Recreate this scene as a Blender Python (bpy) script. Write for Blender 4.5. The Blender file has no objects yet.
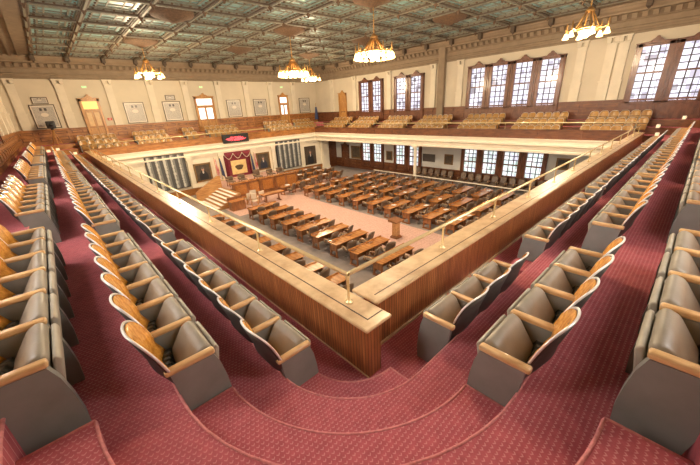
import bpy, bmesh, math, random
from mathutils import Vector, Matrix
random.seed(7)
PI = math.pi
R = math.radians
SC = bpy.context.scene
COL = SC.collection

# ------------------------------------------------------------------ camera
CAM_POS = Vector((-1.7739, -1.7901, 2.70))
yaw, pitch, roll = R(48.0426), R(-21.854), R(-3.1196)
fw = Vector((math.cos(yaw) * math.cos(pitch), math.sin(yaw) * math.cos(pitch), math.sin(pitch)))
r0 = Vector((math.sin(yaw), -math.cos(yaw), 0))
u0 = r0.cross(fw)
cr = r0 * math.cos(roll) + u0 * math.sin(roll)
cu = -r0 * math.sin(roll) + u0 * math.cos(roll)
cam = bpy.data.cameras.new('camera')
camo = bpy.data.objects.new('camera', cam)
COL.objects.link(camo)
camo.matrix_world = Matrix(((cr.x, cu.x, -fw.x, CAM_POS.x), (cr.y, cu.y, -fw.y, CAM_POS.y), (cr.z, cu.z, -fw.z, CAM_POS.z), (0, 0, 0, 1)))
cam.sensor_width = 36.0
cam.lens = 311.28 / 700 * 36.0
cam.clip_start, cam.clip_end = 0.05, 200
SC.camera = camo

# ------------------------------------------------------------------ world, exposure
wd = bpy.data.worlds.new('daylight')
SC.world = wd
wd.use_nodes = True
wd.node_tree.nodes['Background'].inputs[0].default_value = (1.0, 0.95, 0.88, 1)
wd.node_tree.nodes['Background'].inputs[1].default_value = 1.0
SC.view_settings.view_transform = 'Standard'
SC.view_settings.look = 'None'
SC.view_settings.gamma = 1
SC.view_settings.use_curve_mapping = False
SC.view_settings.exposure = 0.2
SMALL_LAMP_W, BIG_LAMP_W = 1600, 1500      # the light of each small / large chandelier
PANE_FAR, PANE_NEAR = 1.25, 27.0             # daylight glow of the window panes
COFFER_GLOW = 0.34                         # back-lit ceiling glass

# ------------------------------------------------------------------ the place (metres)
ZF = -4.4                    # chamber floor;  z = 0 is the front aisle of the gallery
XW, YW, XL, YN = 25.5, 33.8, -3.4, -3.2    # window wall, plaque wall, side wall, rear wall
XP, YP = 22.0, 30.0          # faces of the far gallery parapets on the chamber side
RISE = 0.38

# ------------------------------------------------------------------ node helpers
class NT:
    def __init__(s, name):
        s.m = bpy.data.materials.new(name)
        s.m.use_nodes = True
        s.t = s.m.node_tree
        s.b = s.t.nodes['Principled BSDF']
    def n(s, typ, **kw):
        nd = s.t.nodes.new(typ)
        for k, v in kw.items():
            setattr(nd, k, v)
        return nd
    def inp(s, nd, key, v):
        if v is None:
            return
        sk = nd.inputs[key]
        if hasattr(v, 'is_output'):
            s.t.links.new(v, sk)
        else:
            sk.default_value = v
    def math(s, op, a, b=None, c=None, clamp=False):
        nd = s.n('ShaderNodeMath', operation=op)
        nd.use_clamp = clamp
        s.inp(nd, 0, a); s.inp(nd, 1, b); s.inp(nd, 2, c)
        return nd.outputs[0]
    def mix(s, f, a, b, mode='MIX'):
        nd = s.n('ShaderNodeMixRGB', blend_type=mode)
        s.inp(nd, 0, f); s.inp(nd, 1, a if hasattr(a, 'is_output') else (*a, 1)); s.inp(nd, 2, b if hasattr(b, 'is_output') else (*b, 1))
        return nd.outputs[0]
    def coord(s, kind='Object'):
        if kind == 'World':
            return s.n('ShaderNodeNewGeometry').outputs['Position']
        return s.n('ShaderNodeTexCoord').outputs[kind]
    def xyz(s, v):
        nd = s.n('ShaderNodeSeparateXYZ'); s.inp(nd, 0, v)
        return nd.outputs[0], nd.outputs[1], nd.outputs[2]
    def comb(s, x, y, z):
        nd = s.n('ShaderNodeCombineXYZ')
        s.inp(nd, 0, x); s.inp(nd, 1, y); s.inp(nd, 2, z)
        return nd.outputs[0]
    def scale(s, v, sc):
        nd = s.n('ShaderNodeVectorMath', operation='MULTIPLY')
        s.inp(nd, 0, v); nd.inputs[1].default_value = sc
        return nd.outputs[0]
    def noise(s, v, scale, detail=3, rough=0.55):
        nd = s.n('ShaderNodeTexNoise')
        s.inp(nd, 'Vector', v); nd.inputs['Scale'].default_value = scale
        nd.inputs['Detail'].default_value = detail; nd.inputs['Roughness'].default_value = rough
        return nd.outputs[0]
    def ramp(s, f, stops):
        nd = s.n('ShaderNodeValToRGB')
        el = nd.color_ramp.elements
        while len(el) < len(stops):
            el.new(0.5)
        for e, (p, c) in zip(el, stops):
            e.position = p; e.color = (*c, 1)
        s.inp(nd, 0, f)
        return nd.outputs[0]
    def bump(s, h, st=0.3, d=0.01):
        nd = s.n('ShaderNodeBump'); s.inp(nd, 'Height', h)
        nd.inputs['Strength'].default_value = st; nd.inputs['Distance'].default_value = d
        s.t.links.new(nd.outputs[0], s.b.inputs['Normal'])
    def col(s, c, rough=0.5, metal=0.0, spec=0.5, coat=0):
        s.inp(s.b, 'Base Color', c if hasattr(c, 'is_output') else (*c, 1))
        s.b.inputs['Roughness'].default_value = rough
        s.b.inputs['Metallic'].default_value = metal
        s.b.inputs['Specular IOR Level'].default_value = spec
        s.b.inputs['Coat Weight'].default_value = coat
        s.b.inputs['Coat Roughness'].default_value = 0.15
        return s.m
    def emit(s, c, st):
        s.inp(s.b, 'Emission Color', c if hasattr(c, 'is_output') else (*c, 1))
        s.b.inputs['Emission Strength'].default_value = st

def plain(name, c, rough=0.5, metal=0.0, var=0.12, sc=6, spec=0.5, coat=0):
    t = NT(name)
    n = t.noise(t.coord('Object'), sc, 4)
    d = tuple(x * (1 - var) for x in c); l = tuple(min(1, x * (1 + var)) for x in c)
    return t.col(t.ramp(n, [(0.3, d), (0.7, l)]), rough, metal, spec, coat)

def wood(name, dark, light, stretch=(2, 2, 14), rough=0.35, coord='Object', sc=1.0, coat=0.2, groove=0):
    t = NT(name)
    v = t.coord(coord)
    n = t.noise(t.scale(v, tuple(sc * x for x in stretch)), 1.6, 5, 0.6)
    n2 = t.noise(v, 1.3 * sc, 2)
    c = t.ramp(t.math('ADD', t.math('MULTIPLY', n, 0.75), t.math('MULTIPLY', n2, 0.25)), [(0.34, dark), (0.62, light)])
    if groove:
        x, y, z = t.xyz(v)
        f = t.math('FRACT', t.math('DIVIDE', t.math('ADD', x, y), groove))
        g = t.math('LESS_THAN', t.math('ABSOLUTE', t.math('SUBTRACT', f, 0.5)), 0.39)
        c = t.mix(g, tuple(q * 0.3 for q in dark), c)
        b = t.n('ShaderNodeTexWhiteNoise', noise_dimensions='1D')
        t.inp(b, 'W', t.math('FLOOR', t.math('DIVIDE', t.math('ADD', x, y), groove)))
        c = t.mix(t.math('MULTIPLY', b.outputs[0], 0.6), c, tuple(q * 0.75 for q in dark))
        t.bump(g, 0.5, 0.006)
    return t.col(c, rough, 0, 0.5, coat)

def carpet(name, base, spot, cell=0.058, amt=0.8):
    t = NT(name)
    v = t.coord('World')
    x, y, z = t.xyz(v)
    u = t.math('DIVIDE', x, cell); w = t.math('DIVIDE', y, cell)
    row = t.math('FLOOR', w)
    par = t.math('MULTIPLY', t.math('FRACT', t.math('MULTIPLY', row, 0.5)), 1.0)
    fu = t.math('FRACT', t.math('ADD', u, par)); fv = t.math('FRACT', w)
    tri = t.math('ABSOLUTE', t.math('SUBTRACT', fu, 0.5))
    line = t.math('LESS_THAN', t.math('ABSOLUTE', t.math('SUBTRACT', fv, t.math('ADD', t.math('MULTIPLY', tri, 0.9), 0.25))), 0.13)
    cut = t.math('LESS_THAN', tri, 0.33)
    dash = t.math('MULTIPLY', line, cut)
    n = t.noise(v, 14, 4)
    n2 = t.noise(v, 0.8, 2)
    b = t.ramp(n, [(0.3, tuple(q * 0.82 for q in base)), (0.7, tuple(q * 1.16 for q in base))])
    b = t.mix(t.math('MULTIPLY', n2, 0.3), b, tuple(q * 0.8 for q in base))
    c = t.mix(t.math('MULTIPLY', dash, amt), b, spot)
    t.bump(t.noise(v, 220, 2), 0.25, 0.004)
    return t.col(c, 0.95, 0, 0.1)

M = {}
M['carpet'] = carpet('red_patterned_carpet', (0.46, 0.115, 0.135), (0.74, 0.40, 0.40), 0.036, 0.5)
M['nosing'] = plain('red_nosing_highlight', (0.62, 0.24, 0.24), 0.95, var=0.2, sc=30, spec=0.1)  # brighter than the carpet: the step edge highlight is painted in
M['pink'] = carpet('pink_chamber_carpet', (0.62, 0.40, 0.34), (0.50, 0.27, 0.24), 0.25, 0.35)
M['greyfloor'] = plain('pale_grey_carpet', (0.29, 0.25, 0.24), 0.9, var=0.1, sc=3, spec=0.15)
M['parapet'] = wood('reddish_beadboard', (0.25, 0.074, 0.022), (0.50, 0.195, 0.066), (5, 5, 0.8), 0.35, 'World', 1.6, 0.3, 0.045)
M['cap'] = wood('golden_oak_cap', (0.46, 0.28, 0.14), (0.72, 0.51, 0.29), (3, 3, 3), 0.28, 'World', 0.8, 0.4)
M['groove'] = plain('dark_inlay', (0.05, 0.02, 0.01), 0.5)
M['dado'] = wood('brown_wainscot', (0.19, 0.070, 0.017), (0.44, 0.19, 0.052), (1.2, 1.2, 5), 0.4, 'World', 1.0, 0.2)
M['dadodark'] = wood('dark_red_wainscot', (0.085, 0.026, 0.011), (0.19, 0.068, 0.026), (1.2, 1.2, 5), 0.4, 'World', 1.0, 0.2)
M['doorwood'] = wood('door_oak', (0.30, 0.13, 0.03), (0.56, 0.29, 0.085), (8, 8, 1), 0.4, 'World', 1.0, 0.2)
M['plaster'] = plain('cream_plaster', (0.60, 0.53, 0.41), 0.8, var=0.06, sc=0.7, spec=0.2)
M['pilaster'] = plain('cream_pilaster_lightened', (0.67, 0.60, 0.475), 0.7, var=0.06, sc=1.5)  # same cream as the wall, lightened in place of the shadows around it
M['recess_shade'] = wood('panel_recess_shade', (0.10, 0.032, 0.010), (0.24, 0.088, 0.026), (1.2, 1.2, 5), 0.4, 'World', 1.0, 0.2)  # same wainscot, darkened: the shade of the panel relief put into the colour
M['lowplaster'] = plain('pale_grey_plaster', (0.62, 0.62, 0.60), 0.8, var=0.06, sc=0.7, spec=0.2)
M['cornice'] = plain('beige_cornice', (0.27, 0.205, 0.14), 0.75, var=0.1, sc=2.0, spec=0.2)
M['dentil'] = plain('dentil_ground', (0.17, 0.12, 0.075), 0.8, var=0.15)
M['white'] = plain('ivory_paint', (0.78, 0.71, 0.58), 0.6, var=0.05, sc=2)
M['beam'] = plain('ceiling_beam_brown', (0.085, 0.06, 0.04), 0.7, var=0.25, sc=5)
M['bead'] = plain('ceiling_bead_cream', (0.19, 0.18, 0.135), 0.6, var=0.25, sc=9)
M['boss'] = plain('ceiling_boss_bronze', (0.11, 0.065, 0.036), 0.85, var=0.3, sc=9)
M['soffit'] = plain('brown_soffit', (0.20, 0.15, 0.10), 0.75, var=0.15, sc=2)
t = NT('teal_ceiling_glass')
vv = t.coord('World'); nn = t.noise(vv, 2.4, 3)
cc = t.ramp(nn, [(0.3, (0.035, 0.095, 0.09)), (0.7, (0.16, 0.28, 0.24))])
t.emit(cc, COFFER_GLOW)
M['teal'] = t.col(cc, 0.4)
# theatre seats
M['shell'] = plain('seat_steel_grey', (0.075, 0.066, 0.06), 0.5, 0.0, 0.12, 5)
M['panel'] = plain('seat_end_grey', (0.215, 0.218, 0.20), 0.40, 0.0, 0.12, 4)
M['leather'] = plain('seat_beige_grey_vinyl', (0.27, 0.235, 0.185), 0.40, 0.0, 0.10, 7)
M['leather2'] = plain('seat_pale_shell', (0.37, 0.335, 0.27), 0.42, 0.0, 0.08, 7)
t = NT('seat_ribbed_vinyl')
x, y, z = t.xyz(t.coord('Object'))
rb = t.math('SINE', t.math('MULTIPLY', y, 2 * PI / 0.062))
t.bump(rb, 0.9, 0.012)
M['rib'] = t.col(t.ramp(t.math('ADD', t.math('MULTIPLY', rb, 0.5), 0.5), [(0.0, (0.055, 0.052, 0.042)), (1.0, (0.15, 0.145, 0.12))]), 0.45)
M['gold'] = plain('seat_vinyl_warm_lit', (0.17, 0.09, 0.03), 0.42, 0.0, 0.15, 7)  # far cushions: warm light on the grey vinyl put into its colour
M['gold3'] = plain('honey_veneer', (0.38, 0.20, 0.055), 0.3, 0.0, 0.15, 7)
M['gold2'] = plain('seat_shell_warm_lit', (0.36, 0.205, 0.07), 0.45, 0.0, 0.12, 7)  # far seat shells, with the warm light painted in
M['veneer'] = wood('seat_burl_veneer', (0.50, 0.17, 0.018), (0.86, 0.42, 0.075), (3, 5, 3), 0.22, 'Object', 4.0, 0.5)
M['arm'] = wood('seat_arm_oak', (0.50, 0.28, 0.11), (0.74, 0.49, 0.24), (2, 12, 12), 0.3, 'Object', 2.0, 0.4)
M['chrome'] = plain('seat_bright_rim', (0.80, 0.77, 0.75), 0.3, 0.3, 0.05)
M['brass'] = plain('polished_brass', (0.86, 0.68, 0.37), 0.25, 0.45, 0.06, 10)
M['bronze'] = plain('chandelier_bronze', (0.45, 0.26, 0.09), 0.35, 0.7, 0.15)
M['desk'] = wood('desk_walnut_orange', (0.32, 0.11, 0.028), (0.56, 0.245, 0.072), (6, 1, 6), 0.24, 'Object', 1.2, 0.4)
M['deskleg'] = wood('desk_side_brown', (0.17, 0.06, 0.02), (0.34, 0.14, 0.05), (4, 4, 1), 0.35, 'Object', 1.2, 0.2)
M['console'] = plain('dark_console', (0.05, 0.04, 0.035), 0.35)
M['chairleather'] = plain('dark_brown_leather', (0.16, 0.105, 0.07), 0.38, 0, 0.2, 6)
M['chairwood'] = wood('chair_arm_wood', (0.42, 0.24, 0.12), (0.62, 0.42, 0.25), (6, 2, 2), 0.35, 'Object', 2, 0.2)
M['chairmetal'] = plain('chair_base_steel', (0.42, 0.40, 0.37), 0.3, 0.6)
M['pale'] = plain('pale_upholstery', (0.66, 0.55, 0.44), 0.6)
M['paper'] = plain('white_paper', (0.82, 0.80, 0.78), 0.7, var=0.03)
M['frame'] = plain('dark_frame', (0.07, 0.045, 0.025), 0.4)
M['goldframe'] = plain('dull_gilt_frame', (0.24, 0.14, 0.055), 0.4, 0.3, 0.25, 20)
M['black'] = plain('black_plastic', (0.02, 0.02, 0.022), 0.4)
M['winwood'] = wood('window_casing', (0.085, 0.028, 0.013), (0.19, 0.07, 0.034), (3, 3, 1), 0.35, 'World', 1.2, 0.2)
M['lead'] = plain('window_glazing_bar', (0.055, 0.04, 0.05), 0.5)
M['redcloth'] = plain('crimson_drape', (0.20, 0.025, 0.04), 0.8, var=0.3, sc=5)
M['tan'] = plain('tan_cloth', (0.74, 0.54, 0.25), 0.8, var=0.2, sc=3)
M['sepia'] = plain('dark_sepia', (0.10, 0.065, 0.03), 0.8, var=0.4, sc=8)
M['signred'] = plain('alarm_red', (0.5, 0.03, 0.03), 0.5)
M['stepwood'] = wood('stair_oak', (0.34, 0.15, 0.05), (0.60, 0.32, 0.12), (1, 6, 6), 0.3, 'World', 1, 0.3)
def lamp(name, c, st):
    t = NT(name); t.emit(c, st); return t.col(tuple(q * .6 for q in c), 0.4)
M['bulb'] = lamp('glowing_glass_shade', (1.0, 0.66, 0.28), 6)
M['led'] = lamp('red_led', (1.0, 0.08, 0.10), 2.2)
M['exit'] = lamp('green_exit_glow', (0.25, 0.9, 0.35), 1.2)
M['steplight'] = lamp('step_light_glow', (1.0, 0.80, 0.52), 0.9)
def pane(name, st, tint=0.0, green=0.0):
    t = NT(name)
    v = t.coord('World')
    x, y, z = t.xyz(v)
    w = t.comb(t.math('FLOOR', t.math('MULTIPLY', t.math('ADD', x, y), 3.3)), t.math('FLOOR', t.math('MULTIPLY', z, 3.0)), 0.0)
    wn = t.n('ShaderNodeTexWhiteNoise', noise_dimensions='2D'); t.inp(wn, 'Vector', w)
    c = t.ramp(wn.outputs[0], [(0.0, (0.16, 0.15, 0.20)), (0.14, (0.50, 0.47, 0.58)), (0.30, (0.74, 0.72, 0.86)), (0.7, (0.92, 0.90, 1.0))])
    if tint:
        n = t.noise(v, 1.3, 3)
        c2 = t.ramp(n, [(0.40, (0.62, 0.60, 0.70)), (0.5, (0.45, 0.70, 0.50)), (0.58, (0.9, 0.9, 0.80)), (0.68, (0.85, 0.55, 0.5))])
        c = t.mix(tint, c, c2)
    t.emit(c, st)
    return t.col((0.1, 0.1, 0.12), 0.1)
M['pane'] = pane('bright_window_glass', PANE_FAR)
M['lowpane'] = pane('garden_window_glass', PANE_FAR * 1.1, 0.55)
M['nearpane'] = lamp('day_window_glass', (1.0, 0.96, 0.90), PANE_NEAR * .85)
M['doorpane'] = lamp('lit_door_glass', (0.96, 0.94, 0.92), 1.3)
M['amberpane'] = lamp('amber_door_glass', (1.0, 0.60, 0.16), 0.9)
def composite(name):
    t = NT(name)
    x, y, z = t.xyz(t.coord('Generated'))
    h = t.math('MAXIMUM', x, y)
    h = t.math('ADD', x, 0.0)
    v = t.comb(h, z, 0.0)
    b = t.n('ShaderNodeTexBrick'); b.offset = 0.5
    t.inp(b, 'Vector', v); b.inputs['Scale'].default_value = 17
    b.inputs['Color1'].default_value = (0.28, 0.26, 0.24, 1); b.inputs['Color2'].default_value = (0.42, 0.38, 0.33, 1)
    b.inputs['Mortar'].default_value = (0.60, 0.55, 0.46, 1); b.inputs['Mortar Size'].default_value = 0.04
    b.inputs['Brick Width'].default_value = 0.55; b.inputs['Row Height'].default_value = 0.62
    # a pale heading panel in the middle
    d = t.math('ADD', t.math('POWER', t.math('DIVIDE', t.math('SUBTRACT', h, 0.5), 0.17), 2), t.math('POWER', t.math('DIVIDE', t.math('SUBTRACT', z, 0.58), 0.09), 2))
    c = t.mix(t.math('LESS_THAN', d, 1.0), b.outputs[0], (0.66, 0.58, 0.48))
    for cx_ in (0.40, 0.60):
        q_ = t.math('MULTIPLY', t.math('LESS_THAN', t.math('ABSOLUTE', t.math('SUBTRACT', h, cx_)), 0.055), t.math('LESS_THAN', t.math('ABSOLUTE', t.math('SUBTRACT', z, 0.82)), 0.06))
        c = t.mix(q_, c, (0.07, 0.06, 0.055))
    e = t.math('MAXIMUM', t.math('ABSOLUTE', t.math('SUBTRACT', h, 0.5)), t.math('ABSOLUTE', t.math('SUBTRACT', z, 0.5)))
    c = t.mix(t.math('GREATER_THAN', e, 0.45), c, (0.66, 0.60, 0.50))
    return t.col(c, 0.35)
M['composite'] = composite('class_photograph_sheet')
def portrait(name, coatc, skin, bg):
    t = NT(name)
    x, y, z = t.xyz(t.coord('Generated'))
    def ell(cx, cz, rx, rz):
        d = t.math('ADD', t.math('POWER', t.math('DIVIDE', t.math('SUBTRACT', x, cx), rx), 2), t.math('POWER', t.math('DIVIDE', t.math('SUBTRACT', z, cz), rz), 2))
        return t.math('LESS_THAN', d, 1.0)
    n = t.noise(t.coord('Generated'), 5, 3)
    c = t.ramp(n, [(0.3, tuple(q * 0.5 for q in bg)), (0.7, bg)])
    c = t.mix(ell(0.5, 0.18, 0.32, 0.42), c, coatc)
    c = t.mix(ell(0.5, 0.52, 0.06, 0.10), c, (0.6, 0.55, 0.5))
    c = t.mix(ell(0.5, 0.70, 0.095, 0.13), c, skin)
    c = t.mix(ell(0.5, 0.79, 0.10, 0.07), c, (0.12, 0.1, 0.09))
    return t.col(c, 0.4)
M['portrait_a'] = portrait('portrait_canvas_dark', (0.02, 0.02, 0.025), (0.5, 0.3, 0.22), (0.10, 0.075, 0.055))
M['portrait_b'] = portrait('portrait_canvas_blue', (0.03, 0.035, 0.06), (0.5, 0.32, 0.24), (0.12, 0.09, 0.06))
t = NT('vote_board_face')
x, y, z = t.xyz(t.coord('World'))
fx = t.math('FRACT', t.math('MULTIPLY', x, 1.62))
inb = t.math('LESS_THAN', t.math('ABSOLUTE', t.math('SUBTRACT', fx, 0.45)), 0.27)
wn = t.n('ShaderNodeTexWhiteNoise', noise_dimensions='2D')
t.inp(wn, 'Vector', t.comb(t.math('FLOOR', t.math('MULTIPLY', x, 1.62)), t.math('FLOOR', t.math('MULTIPLY', z, 9.0)), 0.0))
edge = t.math('LESS_THAN', t.math('ABSOLUTE', t.math('SUBTRACT', fx, 0.32)), t.math('ADD', 0.06, t.math('MULTIPLY', wn.outputs[0], 0.16)))
c = t.mix(inb, (0.075, 0.08, 0.085), (0.20, 0.205, 0.20))
c = t.mix(t.math('MULTIPLY', edge, inb), c, (0.50, 0.50, 0.47))
M['vote'] = t.col(c, 0.4)
t = NT('striped_flag_cloth')
x, y, z = t.xyz(t.coord('Object'))
st_ = t.math('GREATER_THAN', t.math('FRACT', t.math('MULTIPLY', x, 9.0)), 0.5)
M['usflag'] = t.col(t.mix(st_, (0.5, 0.03, 0.05), (0.75, 0.72, 0.68)), 0.8)
M['blueflag'] = plain('navy_flag_cloth', (0.05, 0.07, 0.16), 0.8)

# ------------------------------------------------------------------ mesh builder
class MB:
    def __init__(s):
        s.v, s.f, s.m, s.sm = [], [], [], []
        s.cur = 0
    def add(s, verts, faces, smooth=False, mp=None):
        o = len(s.v)
        s.v += [tuple(mp(*p)) if mp else tuple(p) for p in verts]
        for f in faces:
            s.f.append(tuple(i + o for i in f)); s.m.append(s.cur); s.sm.append(smooth)
        return s
    def box(s, a, b, mp=None):
        (x0, y0, z0), (x1, y1, z1) = a, b
        vs = [(x0, y0, z0), (x1, y0, z0), (x1, y1, z0), (x0, y1, z0), (x0, y0, z1), (x1, y0, z1), (x1, y1, z1), (x0, y1, z1)]
        return s.add(vs, [(0, 3, 2, 1), (4, 5, 6, 7), (0, 1, 5, 4), (1, 2, 6, 5), (2, 3, 7, 6), (3, 0, 4, 7)], False, mp)
    def rbox(s, a, b, r=0.03, seg=3, mp=None, smooth=True):
        bm = bmesh.new()
        bmesh.ops.create_cube(bm, size=1.0)
        for v in bm.verts:
            v.co = Vector([a[i] + (v.co[i] + 0.5) * (b[i] - a[i]) for i in range(3)])
        bmesh.ops.bevel(bm, geom=list(bm.edges), offset=r, segments=seg, profile=0.5, affect='EDGES')
        bm.verts.index_update()
        s.add([tuple(v.co) for v in bm.verts], [tuple(v.index for v in f.verts) for f in bm.faces], smooth, mp)
        bm.free()
        return s
    def rprism(s, poly, h0, h1, r, seg):
        q = MB(); q.prism(poly, h0, h1, 'y')
        bm = bmesh.new()
        vs = [bm.verts.new(v) for v in q.v]
        for f in q.f: bm.faces.new([vs[i] for i in f])
        bmesh.ops.recalc_face_normals(bm, faces=bm.faces)
        bmesh.ops.bevel(bm, geom=list(bm.edges), offset=r, segments=seg, profile=0.5, affect='EDGES', clamp_overlap=True)
        bm.verts.index_update()
        s.add([tuple(v.co) for v in bm.verts], [tuple(v.index for v in f.verts) for f in bm.faces], True)
        bm.free()
        return s
    def prism(s, poly, h0, h1, ax='y', mp=None, smooth=False):
        # poly in the two other axes, extruded along ax
        def P(a, b, h):
            return {'x': (h, a, b), 'y': (a, h, b), 'z': (a, b, h)}[ax]
        n = len(poly)
        vs = [P(a, b, h0) for a, b in poly] + [P(a, b, h1) for a, b in poly]
        fs = [tuple(range(n))[::-1], tuple(range(n, 2 * n))] + [(i, (i + 1) % n, n + (i + 1) % n, n + i) for i in range(n)]
        return s.add(vs, fs, smooth, mp)
    def tube(s, pts, r, n=8, closed=False, mp=None, caps=True):
        pts = [Vector(p) for p in pts]
        rs = r if isinstance(r, (list, tuple)) else [r] * len(pts)
        L = len(pts)
        vs, fs = [], []
        prev = None
        for i, p in enumerate(pts):
            if closed:
                d = pts[(i + 1) % L] - pts[i - 1]
            else:
                d = pts[min(i + 1, L - 1)] - pts[max(i - 1, 0)]
            d.normalize()
            if prev is None:
                up = Vector((0, 0, 1)) if abs(d.z) < 0.9 else Vector((1, 0, 0))
                a = d.cross(up).normalized()
            else:
                a = (prev - d * prev.dot(d)).normalized()
            prev = a
            b = d.cross(a)
            for k in range(n):
                th = 2 * PI * k / n
                vs.append(tuple(p + (a * math.cos(th) + b * math.sin(th)) * rs[i]))
        for i in range(L if closed else L - 1):
            j = (i + 1) % L
            for k in range(n):
                k2 = (k + 1) % n
                fs.append((i * n + k, i * n + k2, j * n + k2, j * n + k))
        if not closed and caps:
            fs.append(tuple(range(n))[::-1]); fs.append(tuple(range((L - 1) * n, L * n)))
        return s.add(vs, fs, True, mp)
    def lathe(s, prof, n=16, c=(0, 0, 0), mp=None):
        vs, fs = [], []
        m = len(prof)
        for k in range(n):
            th = 2 * PI * k / n
            for r_, z_ in prof:
                vs.append((c[0] + r_ * math.cos(th), c[1] + r_ * math.sin(th), c[2] + z_))
        for k in range(n):
            k2 = (k + 1) % n
            for i in range(m - 1):
                fs.append((k * m + i, k2 * m + i, k2 * m + i + 1, k * m + i + 1))
        return s.add(vs, fs, True, mp)
    def grid(s, fn, nu, nv, smooth=True, mp=None, flip=False):
        vs = [fn(i / nu, j / nv) for j in range(nv + 1) for i in range(nu + 1)]
        fs = []
        for j in range(nv):
            for i in range(nu):
                a = j * (nu + 1) + i
                q = (a, a + 1, a + nu + 2, a + nu + 1)
                fs.append(q[::-1] if flip else q)
        return s.add(vs, fs, smooth, mp)
    def slab(s, fn0, fn1, nu, nv, mp=None):
        # closed sheet between two grids
        o = [fn0(i / nu, j / nv) for j in range(nv + 1) for i in range(nu + 1)]
        p = [fn1(i / nu, j / nv) for j in range(nv + 1) for i in range(nu + 1)]
        N = len(o); fs = []
        for j in range(nv):
            for i in range(nu):
                a = j * (nu + 1) + i
                fs.append((a, a + 1, a + nu + 2, a + nu + 1)); fs.append((N + a, N + a + nu + 1, N + a + nu + 2, N + a + 1))
        W = nu + 1
        ring = [i for i in range(W)] + [j * W + nu for j in range(1, nv + 1)] + [nv * W + i for i in range(nu - 1, -1, -1)] + [j * W for j in range(nv - 1, 0, -1)]
        for k in range(len(ring)):
            a, b = ring[k], ring[(k + 1) % len(ring)]
            fs.append((b, a, N + a, N + b))
        return s.add(o + p, fs, True, mp)
    def mesh(s, name, mats, recalc=True):
        me = bpy.data.meshes.new(name)
        me.from_pydata(s.v, [], s.f)
        if not isinstance(mats, (list, tuple)):
            mats = [mats]
        for m in mats:
            me.materials.append(m)
        me.polygons.foreach_set('material_index', s.m)
        me.polygons.foreach_set('use_smooth', s.sm)
        if recalc:
            bm = bmesh.new(); bm.from_mesh(me)
            bmesh.ops.recalc_face_normals(bm, faces=bm.faces)
            bm.to_mesh(me); bm.free()
        me.update()
        return me
    def build(s, name, mats, parent=None, recalc=True):
        return link(name, s.mesh(name, mats, recalc), parent)

def link(name, me, parent=None):
    o = bpy.data.objects.new(name, me)
    COL.objects.link(o)
    if parent is not None:
        o.parent = parent
    return o
def thing(name, label, cat, loc=(0, 0, 0), rz=0.0, group=None):
    o = bpy.data.objects.new(name, None)
    o.empty_display_size = 0.1
    COL.objects.link(o)
    o.location = loc; o.rotation_euler = (0, 0, rz)
    return tag(o, label, cat, group)
def tag(o, label, cat, group=None, kind=None):
    o['label'] = label; o['category'] = cat
    if group: o['group'] = group
    if kind: o['kind'] = kind
    return o
def struct(o):
    o['kind'] = 'structure'
    return o
KIDS = {}
def kids_of(root):
    k = root.name
    if k not in KIDS:
        KIDS[k] = [(c, [g for g in c.children]) for c in root.children]
    return KIDS[k]
def dup(root, loc, rz, label, group, skip=()):
    r = root.copy(); COL.objects.link(r)
    r.location = loc; r.rotation_euler = (0, 0, rz)
    r['label'] = label
    if group: r['group'] = group
    for c, gs in kids_of(root):
        if c.get('only_end') and 'end' in skip:
            continue
        d = c.copy(); COL.objects.link(d); d.parent = r
        for g in gs:
            e = g.copy(); COL.objects.link(e); e.parent = d
    return r
ONES = 'zeroth first second third fourth fifth sixth seventh eighth ninth tenth eleventh twelfth thirteenth fourteenth fifteenth sixteenth seventeenth eighteenth nineteenth'.split()
TENS = {2: ('twentieth', 'twenty'), 3: ('thirtieth', 'thirty'), 4: ('fortieth', 'forty'), 5: ('fiftieth', 'fifty')}
def nth(k):
    if k < 20: return ONES[k]
    return TENS[k // 10][0] if k % 10 == 0 else TENS[k // 10][1] + '-' + ONES[k % 10]

# mappings onto the walls: (u along the wall, d out from the wall into the room, z)
def on_plaque(u, d, z): return (u, YW - d, z)
def on_window(u, d, z): return (XW - d, u, z)
def on_side(u, d, z): return (XL + d, u, z)
def on_rear(u, d, z): return (u, YN + d, z)
def on_dais(u, d, z): return (u, YP + 0.25 - d, z)

# ================================================================== floors and galleries
b = MB()
b.cur = 0; b.box((XL - .2, YN - .2, ZF - .2), (XW + .2, YW + .2, ZF))
struct(b.build('floor', M['greyfloor']))
b = MB(); b.box((9.6, 2.0, ZF), (13.2, 24.6, ZF + .012)); b.box((7.0, 20.1, ZF), (20, 24.6, ZF + .008))
o = struct(b.build('floor_aisle', M['pink']))

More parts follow.
